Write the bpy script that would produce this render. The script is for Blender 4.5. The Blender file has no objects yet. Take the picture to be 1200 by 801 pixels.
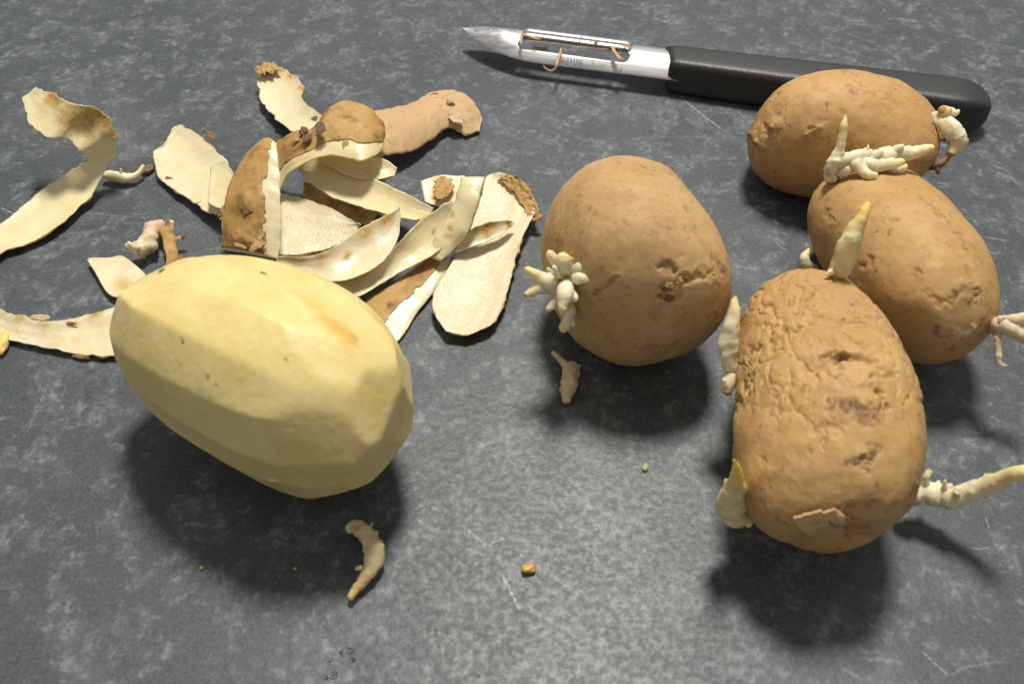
import bpy, bmesh, math, random
import numpy as np
from mathutils import Vector, Matrix

# ------------------------------------------------------------------ camera, light, exposure
CAM_LOC = (0.00000, -0.16657, 0.18500)
CAM_PITCH = 0.83776   # below the horizon
CAM_LENS = 33.000
sc = bpy.context.scene
cd = bpy.data.cameras.new('camera'); cam = bpy.data.objects.new('camera', cd)
sc.collection.objects.link(cam); sc.camera = cam
cam.location = CAM_LOC; cam.rotation_euler = (math.pi/2 - CAM_PITCH, 0, 0)
cd.sensor_width = 36; cd.lens = CAM_LENS; cd.clip_start = .005; cd.clip_end = 50
cd.dof.use_dof = True; cd.dof.focus_distance = .262; cd.dof.aperture_fstop = 22

world = bpy.data.worlds.new('World'); sc.world = world; world.use_nodes = True
world.node_tree.nodes['Background'].inputs[0].default_value = (1.0, .975, .93, 1)
world.node_tree.nodes['Background'].inputs[1].default_value = .34

def lamp(name, az, el, dist, size, watts, col):
    ld = bpy.data.lights.new(name, 'AREA'); ld.shape = 'DISK'; ld.size = size; ld.energy = watts; ld.color = col
    lo = bpy.data.objects.new(name, ld); sc.collection.objects.link(lo)
    a, e = math.radians(az), math.radians(el)
    v = Vector((math.sin(a)*math.cos(e), math.cos(a)*math.cos(e), math.sin(e)))
    lo.location = v*dist + Vector((0, -.02, 0)); lo.rotation_euler = v.to_track_quat('Z', 'Y').to_euler()
    return lo
lamp('ceiling_lamp', 9, 66.5, 1.5, .30, 28, (1, .955, .89))

vs = sc.view_settings
vs.view_transform = 'Standard'; vs.look = 'None'; vs.exposure = 0; vs.gamma = 1; vs.use_curve_mapping = False

# ------------------------------------------------------------------ helpers
MM = .001
C = sc.collection
def link(name, me, mat, parent=None):
    o = bpy.data.objects.new(name, me); C.objects.link(o)
    if mat: me.materials.append(mat)
    if parent: o.parent = parent
    return o
def tag(o, label, cat, group=None):
    o['label'] = label; o['category'] = cat
    if group: o['group'] = group
    return o
def empty(name, loc, rz=0):
    o = bpy.data.objects.new(name, None); C.objects.link(o); o.empty_display_size = .01
    o.location = loc; o.rotation_euler = (0, 0, rz); return o
def mesh_np(name, v, f, attrs=None, smooth=True):
    me = bpy.data.meshes.new(name); me.from_pydata([tuple(map(float, p)) for p in v], [], [tuple(map(int, q)) for q in f])
    if smooth: me.polygons.foreach_set('use_smooth', [True]*len(me.polygons))
    for k, a in (attrs or {}).items():
        at = me.attributes.new(k, 'FLOAT', 'POINT'); at.data.foreach_set('value', np.asarray(a, np.float32))
    me.update(); return me

def _hash(ix, iy, iz, s):
    h = (ix.astype(np.int64)*73856093) ^ (iy.astype(np.int64)*19349663) ^ (iz.astype(np.int64)*83492791) ^ (s*2654435761)
    h = (h ^ (h >> 13))*1274126177 & 0x7fffffff
    h = (h ^ (h >> 16))*1103515245 & 0x7fffffff
    return ((h >> 7) & 0xffff)/65535.0
def vnoise(p, s=0):
    p = np.asarray(p, float); i = np.floor(p); f = p - i; f = f*f*f*(f*(f*6-15)+10); i = i.astype(np.int64); r = 0
    for a in (0, 1):
        for b in (0, 1):
            for c in (0, 1):
                w = (f[:, 0] if a else 1-f[:, 0])*(f[:, 1] if b else 1-f[:, 1])*(f[:, 2] if c else 1-f[:, 2])
                r = r + w*_hash(i[:, 0]+a, i[:, 1]+b, i[:, 2]+c, s)
    return r*2-1
def fbm(p, s=0, o=4, g=.5):
    r = 0; a = 1
    for k in range(o): r = r + a*vnoise(np.asarray(p)*2**k + 17.3*k, s+k); a *= g
    return r
def cells(p, s=0):                                     # distance to the border between two cells
    i = np.floor(p).astype(np.int64); d1 = np.full(len(p), 9.); d2 = d1.copy()
    for a in (-1, 0, 1):
        for b in (-1, 0, 1):
            for c in (-1, 0, 1):
                q = [i[:, 0]+a, i[:, 1]+b, i[:, 2]+c]
                d = sum((q[k] + _hash(*q, s+31*k) - p[:, k])**2 for k in range(3))**.5
                d2 = np.where(d < d1, d1, np.minimum(d2, d)); d1 = np.minimum(d1, d)
    return d2-d1
def sstep(a, b, x): t = np.clip((x-a)/(b-a), 0, 1); return t*t*(3-2*t)
def catmull(P, n):
    P = np.asarray(P, float); m = len(P); Q = np.vstack([2*P[0]-P[1], P, 2*P[-1]-P[-2]]); t = np.linspace(0, m-1, n)
    k = np.minimum(t.astype(int), m-2); u = (t-k)[:, None]
    a, b, c, d = Q[k], Q[k+1], Q[k+2], Q[k+3]
    return .5*(2*b + (c-a)*u + (2*a-5*b+4*c-d)*u*u + (3*b-a-3*c+d)*u**3)
def unit(v): return v/np.maximum(np.linalg.norm(v, axis=-1, keepdims=True), 1e-12)

# ------------------------------------------------------------------ materials
class NT:
    def __init__(s, name):
        s.m = bpy.data.materials.new(name); s.m.use_nodes = True; s.t = s.m.node_tree; s.N = s.t.nodes
        s.b = s.N['Principled BSDF']; s.co = s.N.new('ShaderNodeTexCoord').outputs['Object']
    def L(s, a, b): s.t.links.new(a, b)
    def set(s, sock, v):
        if hasattr(v, 'is_linked'): s.L(v, sock)
        elif isinstance(v, tuple) and len(v) == 3 and sock.type == 'RGBA': sock.default_value = (*v, 1)
        else: sock.default_value = v
    def math(s, op, a, b=0., clamp=False):
        n = s.N.new('ShaderNodeMath'); n.operation = op; n.use_clamp = clamp; s.set(n.inputs[0], a); s.set(n.inputs[1], b); return n.outputs[0]
    def noise(s, scale, detail=3, rough=.5, dist=0, vec=None):
        n = s.N.new('ShaderNodeTexNoise'); n.inputs['Scale'].default_value = scale; n.inputs['Detail'].default_value = detail
        n.inputs['Roughness'].default_value = rough; n.inputs['Distortion'].default_value = dist; s.L(vec or s.co, n.inputs['Vector']); return n.outputs['Fac']
    def voro(s, scale, feature='F1', vec=None):
        n = s.N.new('ShaderNodeTexVoronoi'); n.feature = feature; n.inputs['Scale'].default_value = scale; s.L(vec or s.co, n.inputs['Vector']); return n.outputs['Distance']
    def ramp(s, f, a, b, lo=0., hi=1.):
        n = s.N.new('ShaderNodeMapRange'); n.interpolation_type = 'SMOOTHSTEP'; s.set(n.inputs[0], f)
        for k, v in enumerate((a, b, lo, hi)): n.inputs[k+1].default_value = v
        return n.outputs[0]
    def mix(s, f, a, b, mode='MIX'):
        n = s.N.new('ShaderNodeMix'); n.data_type = 'RGBA'; n.blend_type = mode
        s.set(n.inputs[0], f); s.set(n.inputs[6], a); s.set(n.inputs[7], b); return n.outputs[2]
    def attr(s, name):
        n = s.N.new('ShaderNodeAttribute'); n.attribute_name = name; return n.outputs['Fac']
    def mapped(s, scale=(1, 1, 1), rot=(0, 0, 0), vec=None):
        n = s.N.new('ShaderNodeMapping'); n.inputs['Scale'].default_value = scale; n.inputs['Rotation'].default_value = rot; s.L(vec or s.co, n.inputs[0]); return n.outputs[0]
    def bump(s, h, dist, strength=1., prev=None):
        n = s.N.new('ShaderNodeBump'); n.inputs['Strength'].default_value = strength; n.inputs['Distance'].default_value = dist; s.L(h, n.inputs['Height'])
        if prev: s.L(prev, n.inputs['Normal'])
        return n.outputs[0]
    def out(s, **k):
        for n, v in k.items(): s.set(s.b.inputs[n.replace('_', ' ')], v)
        return s.m

def skin_material(name, pale=0., palec=(.62, .42, .25), dirty=False, tint=(1, 1, 1)):
    t = NT(name)
    big = t.noise(55, 4, .55); mid = t.noise(190, 4, .6); fine = t.noise(1100, 4, .7)
    col = t.mix(t.ramp(big, .35, .65), (.44, .265, .105), (.525, .34, .148))
    col = t.mix(t.ramp(mid, .48, .68, 0, .5), col, (.35, .20, .078))
    col = t.mix(t.ramp(fine, .4, .72, 0, .45), col, (.57, .40, .21))
    sp = t.math('MULTIPLY', t.ramp(t.noise(420, 3, .6), .60, .68), t.ramp(t.noise(85, 2), .45, .6))
    col = t.mix(t.math('MULTIPLY', sp, .55), col, (.15, .068, .025))
    sp2 = t.math('MULTIPLY', t.ramp(t.voro(230), .16, .05), t.ramp(t.noise(120, 2), .52, .62))
    col = t.mix(t.math('MULTIPLY', sp2, .65), col, (.17, .08, .03))
    if pale: col = t.mix(pale, col, palec)
    if dirty:
        col = t.mix(t.ramp(t.noise(150, 5, .7), .45, .70, 0, .75), col, (.20, .098, .026))
        col = t.mix(t.ramp(t.noise(330, 4, .7), .58, .72, 0, .6), col, (.62, .42, .17))
    if tint != (1, 1, 1): col = t.mix(1., col, tint, 'MULTIPLY')
    scuff = t.math('MULTIPLY', t.ramp(t.noise(75, 5, .75, .6), .57, .63), t.ramp(t.noise(600, 3, .7), .42, .58))
    col = t.mix(t.math('MULTIPLY', scuff, .42), col, (.19, .10, .042))
    pk = t.math('MULTIPLY', t.ramp(t.voro(520), .20, .08), t.ramp(t.noise(300, 2), .56, .66))
    col = t.mix(t.math('MULTIPLY', pk, .7), col, (.15, .075, .032))
    dk = t.attr('dark')
    col = t.mix(t.math('MULTIPLY', t.ramp(dk, 0, 1), t.ramp(fine, .2, .75, 1.0, .45)), col, (.12, .058, .026))
    col = t.mix(t.ramp(dk, 0, -1), col, (.72, .55, .36))
    b = t.bump(t.math('ADD', t.math('MULTIPLY', fine, .35), mid), .0007, .19)
    return t.out(Base_Color=col, Roughness=t.ramp(mid, .3, .7, .52, .68), Normal=b, Specular_IOR_Level=.3)
M_SKIN = skin_material('potato_skin')
M_SKINS = {'middle': M_SKIN, 'rear': skin_material('warm_potato_skin', tint=(1.03, .96, .86)), 'right': skin_material('brown_potato_skin', tint=(.97, .92, .82)), 'wrinkled': skin_material('dull_potato_skin', tint=(.94, .89, .78))}
M_PEELSKIN = skin_material('peel_skin', .6, (.44, .255, .06), True)
M_PALESKIN = skin_material('dry_peel_skin', .4, (.60, .42, .235))
M_FLAP = skin_material('lifted_skin', .18)

def flesh_material(name, base, yel, wet):
    t = NT(name)
    n1 = t.noise(120, 4, .6); n2 = t.noise(900, 3, .6); n3 = t.noise(2600, 2, .5)
    col = t.mix(t.ramp(n1, .35, .65), base, yel)
    col = t.mix(t.ramp(n2, .55, .75, 0, .35), col, tuple(min(1, c*1.18) for c in base))
    st = t.attr('stain'); ed = t.attr('edge')
    col = t.mix(t.math('MULTIPLY', t.ramp(ed, .93, 1.), t.ramp(n1, .38, .62, .0, .65)), col, (.50, .30, .11))
    sf = t.math('MULTIPLY', st, t.ramp(n2, .3, .7, 1., .65))
    col = t.mix(t.ramp(sf, .05, .6), col, (.56, .37, .11))
    col = t.mix(t.ramp(sf, .45, .95, 0, .9), col, (.21, .098, .032))
    b = t.bump(t.math('ADD', n2, t.math('MULTIPLY', n3, .6)), .0005, .50 if wet < .3 else .20)
    return t.out(Base_Color=col, Roughness=wet, Normal=b, Specular_IOR_Level=.5, Subsurface_Weight=.35, Subsurface_Scale=.002, Subsurface_Radius=(1., .75, .35))
M_FLESH = flesh_material('peel_flesh', (.77, .675, .46), (.73, .61, .37), .32)
M_WET = flesh_material('wet_peel_flesh', (.74, .65, .45), (.69, .585, .37), .26)
M_YFLESH = flesh_material('yellow_peel_flesh', (.76, .66, .405), (.72, .60, .31), .31)

def peeled_material():
    t = NT('peeled_flesh')
    n1 = t.noise(75, 5, .6, .4); n2 = t.noise(500, 3, .6); n3 = t.noise(900, 2, .5, 0, t.mapped((.10, 1, 1), (0, 0, .55)))
    col = t.mix(t.ramp(n1, .35, .65), (.75, .625, .275), (.685, .545, .20))
    col = t.mix(t.ramp(n2, .5, .75, 0, .25), col, (.80, .69, .38))
    col = t.mix(t.attr('yellow'), col, (.66, .40, .065))
    dk = t.attr('dark')
    col = t.mix(t.ramp(dk, 0.03, .9), col, (.13, .06, .015))
    col = t.mix(t.ramp(dk, 0, -1), col, (.85, .8, .6))
    b = t.bump(t.math('ADD', t.math('MULTIPLY', n3, .5), n2), .0003, .16)
    return t.out(Base_Color=col, Roughness=t.ramp(n2, .3, .7, .36, .52), Normal=b, Specular_IOR_Level=.45, Subsurface_Weight=.3, Subsurface_Scale=.0025, Subsurface_Radius=(1., .7, .25))
M_PEELED = peeled_material()

def sprout_material(name, base, tipc, pink=None):
    t = NT(name)
    tip = t.attr('tip'); n = t.noise(260, 4, .6); n2 = t.noise(1500, 3, .6)
    col = t.mix(t.ramp(n, .35, .65), base, tuple(c*.86 for c in base))
    col = t.mix(t.ramp(tip, .45, .85, 0, .85), col, tipc)
    col = t.mix(t.ramp(tip, .93, 1., 0, .7), col, (.25, .12, .03))
    if pink: col = t.mix(t.ramp(tip, .38, .12, 0, .75), col, pink)
    col = t.mix(t.math('MULTIPLY', t.ramp(n, .57, .70, 0, .6), t.ramp(tip, .9, .1, .25, 1)), col, (.46, .29, .11))
    col = t.mix(t.ramp(n2, .64, .74, 0, .4), col, (.40, .24, .09))
    b = t.bump(t.math('ADD', t.math('MULTIPLY', n2, .4), n), .0012, .22)
    return t.out(Base_Color=col, Roughness=.55, Normal=b, Subsurface_Weight=.6, Subsurface_Scale=.003, Subsurface_Radius=(1., .8, .5), Specular_IOR_Level=.4)
M_SPROUT = sprout_material('cream_sprout', (.80, .72, .50), (.76, .61, .27))
M_SPROUTY = sprout_material('yellow_tipped_sprout', (.76, .66, .37), (.72, .50, .07))
M_SPROUTP = sprout_material('pink_sprout', (.76, .65, .43), (.74, .61, .33), (.64, .38, .27))
M_SPROUTB = sprout_material('tan_sprout', (.70, .56, .33), (.70, .50, .17))
M_ROOT = sprout_material('dried_root', (.20, .095, .045), (.16, .075, .035))
M_SHRED = sprout_material('skin_shred', (.60, .36, .17), (.58, .34, .16))

def plain(name, col, rough, metal=0., bumpscale=None, bd=.0002, bs=.3, spec=.5):
    t = NT(name); k = dict(Base_Color=col, Roughness=rough, Metallic=metal, Specular_IOR_Level=spec)
    if bumpscale:
        n = t.noise(bumpscale, 3, .6); k['Normal'] = t.bump(n, bd, bs); k['Roughness'] = t.ramp(n, .3, .7, rough*.85, rough*1.15)
    return t.out(**k)
M_HANDLE = plain('black_plastic', (.022, .022, .023), .46, 0, 2200, .0003, .35, .6)
def steel():
    t = NT('brushed_steel'); st = t.noise(900, 3, .6, 0, t.mapped((.03, 1, 1)))
    return t.out(Base_Color=t.mix(t.ramp(st, .3, .7), (.50, .50, .50), (.60, .60, .595)), Metallic=1., Roughness=t.ramp(st, .3, .7, .40, .52), Normal=t.bump(st, .0001, .15))
M_STEEL = steel()
M_INK = plain('etched_ink', (.16, .165, .17), .6, .4)
M_CRUMB = {'yellow': plain('golden_crumb', (.55, .33, .06), .45, 0, 900), 'green': plain('green_crumb', (.42, .45, .20), .5, 0, 900), 'brown': plain('brown_crumb', (.20, .12, .065), .7, 0, 900), 'sprout': M_SPROUTY}

# ------------------------------------------------------------------ measured shapes (metres or millimetres)
POTATO_FORM = {
  'peeled': dict(loc=(-0.05498,-0.03154), yaw=-0.5429, tilt=-0.0396, axes=(0.03712,0.02377,0.02490), lumps=[0.0183,0.0022,0.0005,-0.0126,-0.0239,-0.0208,0.0315,0.0037,-0.0118,-0.0298,-0.0115,0.0126,0.0219,-0.0246,-0.0204,-0.0172]),
  'middle': dict(loc=(0.02965,0.00631), yaw=1.8829, tilt=0.0279, axes=(0.02837,0.02272,0.02366), lumps=[-0.0106,0.0008,-0.0241,-0.0168,-0.0036,-0.0006,0.0199,0.0227,0.0057,-0.0503,0.0066,-0.0029,-0.0303,0.0422,-0.0064,-0.0229]),
  'right': dict(loc=(0.10073,0.01286), yaw=1.7160, tilt=0.0532, axes=(0.03333,0.01857,0.01894), lumps=[-0.0127,0.0162,-0.0183,0.0049,0.0038,-0.0062,-0.0011,-0.012,-0.0321,-0.0025,-0.0034,0.004,-0.0353,0.0138,-0.0103,-0.0464]),
  'wrinkled': dict(loc=(0.06673,-0.04101), yaw=1.4970, tilt=-0.0568, axes=(0.03665,0.02077,0.01864), lumps=[0.0287,-0.0243,0.0179,-0.0552,-0.0183,-0.0041,0.0242,0.0754,0.0692,0.006,0.015,-0.007,-0.0462,-0.0497,-0.0206,-0.0636]),
  'rear': dict(loc=(0.09775,0.06661), yaw=-0.2078, tilt=-0.1278, axes=(0.02714,0.01967,0.01867), lumps=[0.006,0.0091,-0.0143,0.0371,-0.0091,0.0264,0.0077,-0.0209,-0.0267,0.0033,-0.0179,0.0027,-0.0554,-0.0105,0.0351,-0.051]),
}
# surface marks on each potato: two ends as unit directions from its middle, radius mm, depth mm, darkness, roughness
MARKS = {
  'middle': [
    (-0.874,0.073,0.48,-0.864,-0.04,0.501,1.71,0.9,0.8,0.7),
    (-0.906,0.153,0.395,-0.921,0.103,0.377,0.96,0.6,0.8,0.5),
    (-0.836,-0.047,0.547,-0.805,-0.376,0.458,1.33,0.7,0.35,0.3),
    (-0.737,0.116,0.666,-0.745,0.055,0.665,1.32,0.8,0.7,0.3),
    (-0.721,-0.054,0.691,-0.728,-0.087,0.68,0.76,0.4,0.4,0.2),
    (-0.92,-0.391,-0.023,-0.906,-0.415,0.081,1.19,-0.6,0.6,0.8),
    (-0.822,-0.369,0.433,-0.816,-0.415,0.402,0.97,-0.5,0.5,0.6),
    (-0.591,0.761,0.266,-0.658,0.552,0.512,0.69,1.0,0.45,0.0),
    (0.459,-0.558,0.692,0.403,-0.618,0.675,0.85,-1.1,0.6,0.9),
    (-0.353,-0.34,0.872,-0.377,-0.365,0.851,0.58,0.4,0.6,0.2),
    (0.226,-0.181,0.957,0.182,-0.284,0.942,0.81,0.3,0.5,0.4),
    (-0.382,0.352,0.854,-0.397,0.343,0.851,0.67,0.3,0.5,0),
    (-0.481,0.395,0.783,-0.496,0.382,0.78,0.76,0.3,0.45,0),
    (-0.797,0.553,0.244,-0.813,0.535,0.229,0.78,0.3,0.45,0),
    (-0.379,0.501,0.778,-0.402,0.479,0.78,0.57,0.2,0.4,0),
    (-0.696,-0.443,0.565,-0.745,-0.522,0.415,0.97,0.4,0.5,0.3),
    (-0.684,-0.554,0.475,-0.734,-0.555,0.392,0.78,-0.3,0.5,0.5),
  ],
  'rear': [
    (-1.0,-0.0,-0.025,-0.89,-0.394,0.228,2.86,-1.6,0.65,1),
    (-0.798,-0.433,0.419,-0.749,-0.569,0.339,1.74,0.7,0.3,0.2),
    (-0.343,-0.718,0.606,-0.301,-0.757,0.58,2.17,0.35,0.35,0.3),
    (-0.384,-0.753,0.535,-0.257,-0.722,0.642,0.6,-0.5,0.3,0.0),
    (-0.366,-0.679,0.637,-0.263,-0.713,0.65,0.48,-0.4,0.2,0),
    (-0.059,0.259,0.964,-0.001,0.174,0.985,0.98,-1.1,0.6,0.9),
    (0.029,-0.239,0.97,0.101,-0.325,0.94,1.2,0.5,0.5,0.4),
    (0.122,-0.082,0.989,0.163,-0.119,0.979,0.96,0.5,0.45,0.3),
    (-0.771,-0.02,0.636,-0.679,-0.331,0.656,2.01,0.4,0.25,0.2),
    (-0.065,-0.559,0.827,-0.028,-0.599,0.8,0.95,0.3,0.35,0.1),
    (0.948,0.186,0.259,0.949,-0.215,0.232,2.23,0.8,0.45,0.5),
    (0.323,-0.228,0.918,0.53,-0.266,0.805,1.44,0.25,0.3,0.3),
  ],
  'right': [
    (-0.792,-0.009,0.611,-0.772,-0.178,0.61,1.57,-0.55,0.4,0.4),
    (-0.813,-0.048,0.58,-0.807,-0.115,0.579,0.79,0.7,0.5,0.2),
    (-0.987,0.04,0.158,-0.981,-0.044,0.19,1.19,-0.5,-0.5,1),
    (-0.805,0.144,0.575,-0.8,0.079,0.595,0.98,0.5,0.75,0.2),
    (-0.598,0.471,0.648,-0.599,0.446,0.665,0.8,0.4,0.8,0.2),
    (0.048,-0.067,0.997,-0.123,-0.144,0.982,1.48,0.3,0.5,0.4),
    (-0.183,-0.151,0.972,-0.281,-0.208,0.937,1.24,0.3,0.45,0.4),
    (-0.133,0.502,0.855,-0.145,0.459,0.877,0.83,0.3,0.55,0.1),
    (0.336,0.88,0.336,0.25,0.881,0.401,1.12,0.4,0.55,0.3),
    (-0.909,0.356,0.216,-0.919,0.358,0.163,0.8,0.5,0.7,0.1),
    (-0.97,0.191,0.153,-0.948,0.3,0.103,0.6,0.4,0.6,0.2),
    (-0.729,0.434,0.53,-0.826,0.259,0.501,0.99,0.35,0.3,0.3),
    (-0.38,-0.264,0.887,-0.557,-0.288,0.779,1.42,0.3,0.45,0.3),
    (-0.85,-0.525,0.036,-0.801,-0.595,0.068,2.04,0.8,0.4,0.4),
    (-0.292,0.884,0.365,-0.331,0.814,0.478,1.05,0.5,0.55,0.2),
    (0.353,0.663,0.66,0.352,0.594,0.724,1.32,0.2,0.4,0.4),
    (-0.956,-0.279,0.088,-0.934,-0.318,0.163,0.8,0.4,0.6,0.3),
    (-0.702,-0.094,0.706,-0.646,-0.086,0.759,0.79,0.3,0.35,0.1),
    (-0.38,0.925,0.006,-0.488,0.867,0.101,0.85,0.25,0.4,0.2),
  ],
  'wrinkled': [
    (0.004,0.156,0.988,-0.009,0.004,1.0,1.04,1.2,0.55,0.15),
    (-0.009,0.004,1.0,-0.036,-0.244,0.969,1.03,1.3,0.5,0.15),
    (0.039,0.076,0.996,0.085,-0.197,0.977,0.69,-0.5,0.1,0.1),
    (-0.267,0.119,0.956,-0.304,-0.014,0.952,1.99,0.45,0.6,0.3),
    (-0.31,0.001,0.951,-0.336,-0.099,0.937,1.65,0.5,0.6,0.3),
    (-0.207,-0.226,0.952,-0.284,-0.279,0.917,0.66,1.0,0.4,0.2),
    (-0.256,-0.14,0.956,-0.281,-0.195,0.94,1.16,-0.9,0.0,0.2),
    (-0.575,0.038,0.817,-0.544,-0.034,0.838,1.45,0.4,0.75,0.4),
    (-0.524,-0.037,0.851,-0.494,-0.156,0.855,1.29,0.4,0.75,0.4),
    (-0.516,-0.003,0.857,-0.507,-0.055,0.86,0.65,-0.5,-0.2,0.5),
    (0.271,0.847,0.457,0.293,0.759,0.582,1.12,0.8,0.35,0.2),
    (-0.02,0.358,0.933,-0.294,0.29,0.911,0.61,0.3,0.12,0.2),
    (-0.261,0.167,0.951,-0.489,0.25,0.835,0.58,0.4,0.2,0.2),
    (0.064,0.675,0.735,-0.264,0.586,0.766,0.63,0.25,0.1,0.2),
    (-0.227,0.485,0.845,-0.383,0.327,0.864,0.6,0.3,0.12,0.2),
    (0.567,0.295,0.769,0.162,0.337,0.928,0.66,0.2,0.1,0.2),
    (-0.486,0.368,0.792,-0.501,0.355,0.789,0.66,0.3,0.5,0.1),
    (-0.461,0.749,0.476,-0.487,0.726,0.485,1.02,0.4,0.3,0.2),
    (-0.167,-0.045,0.985,-0.118,-0.218,0.969,1.67,-1.0,0,0.1),
    (-0.393,0.266,0.88,-0.413,0.097,0.906,1.32,0.5,0.3,0.1),
    (-0.811,0.045,0.584,-0.875,-0.072,0.478,1.3,1.1,0.5,0.3),
    (-0.813,0.535,0.229,-0.96,0.141,-0.243,0.67,0.9,0.45,0.1),
    (-0.965,-0.254,-0.069,-0.845,-0.369,0.388,0.69,0.5,0.35,0.2),
    (0.457,0.632,0.626,0.26,0.377,0.889,0.75,0.5,0.15,0),
    (0.226,0.974,0.005,0.016,0.986,0.164,4.97,1.2,0,0),
    (-0.604,-0.64,0.476,-0.623,-0.698,0.354,1.99,0.8,0.4,0.4),
    (-0.779,-0.34,0.527,-0.729,-0.373,0.574,0.81,0.4,0.5,0.3),
  ],
  'peeled': [
    (-0.077,-0.564,0.822,-0.059,-0.571,0.819,0.51,0.0,0.5,0),
    (-0.062,-0.707,0.705,-0.046,-0.723,0.689,0.59,0.0,0.22,0),
    (0.149,-0.695,0.703,0.159,-0.701,0.695,0.42,0.0,0.35,0),
    (0.213,-0.712,0.669,0.213,-0.712,0.669,0.37,0.0,0.5,0),
    (-0.038,0.352,0.935,-0.009,0.351,0.936,0.47,0.05,0.6,0),
    (0.479,-0.322,0.817,0.492,-0.322,0.809,0.33,0.0,0.4,0),
    (-0.742,0.093,0.663,-0.652,0.001,0.758,0.57,0.1,0.6,0.0),
    (0.06,-0.988,0.14,0.074,-0.994,0.079,0.79,0.1,0.3,0),
    (0.579,-0.47,0.666,0.612,-0.461,0.643,1.15,0.0,0.07,0),
    (0.572,-0.68,0.458,0.627,-0.622,0.47,0.66,0.1,0.08,0),
    (0.988,-0.116,-0.097,0.989,-0.044,-0.143,0.53,0.3,0.5,0),
    (0.473,-0.844,-0.254,0.498,-0.835,-0.236,0.53,-0.4,-0.6,0),
    (0.647,0.217,0.731,0.67,0.205,0.713,0.52,0.1,0.2,0),
  ],
}
YELLOW_BANDS = [
    (0.251,0.271,0.929,0.487,0.194,0.852,1.58,0.55),
    (0.487,0.194,0.852,0.684,0.149,0.715,1.89,0.85),
    (0.65,0.101,0.753,0.692,0.091,0.716,1.53,0.6),
    (0.845,0.319,0.429,0.889,0.291,0.353,1.23,0.5),
    (0.168,0.053,0.984,0.251,0.271,0.929,1.55,0.25),
    (0.986,-0.166,-0.012,0.987,0.03,-0.157,1.58,0.4),
]
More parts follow.
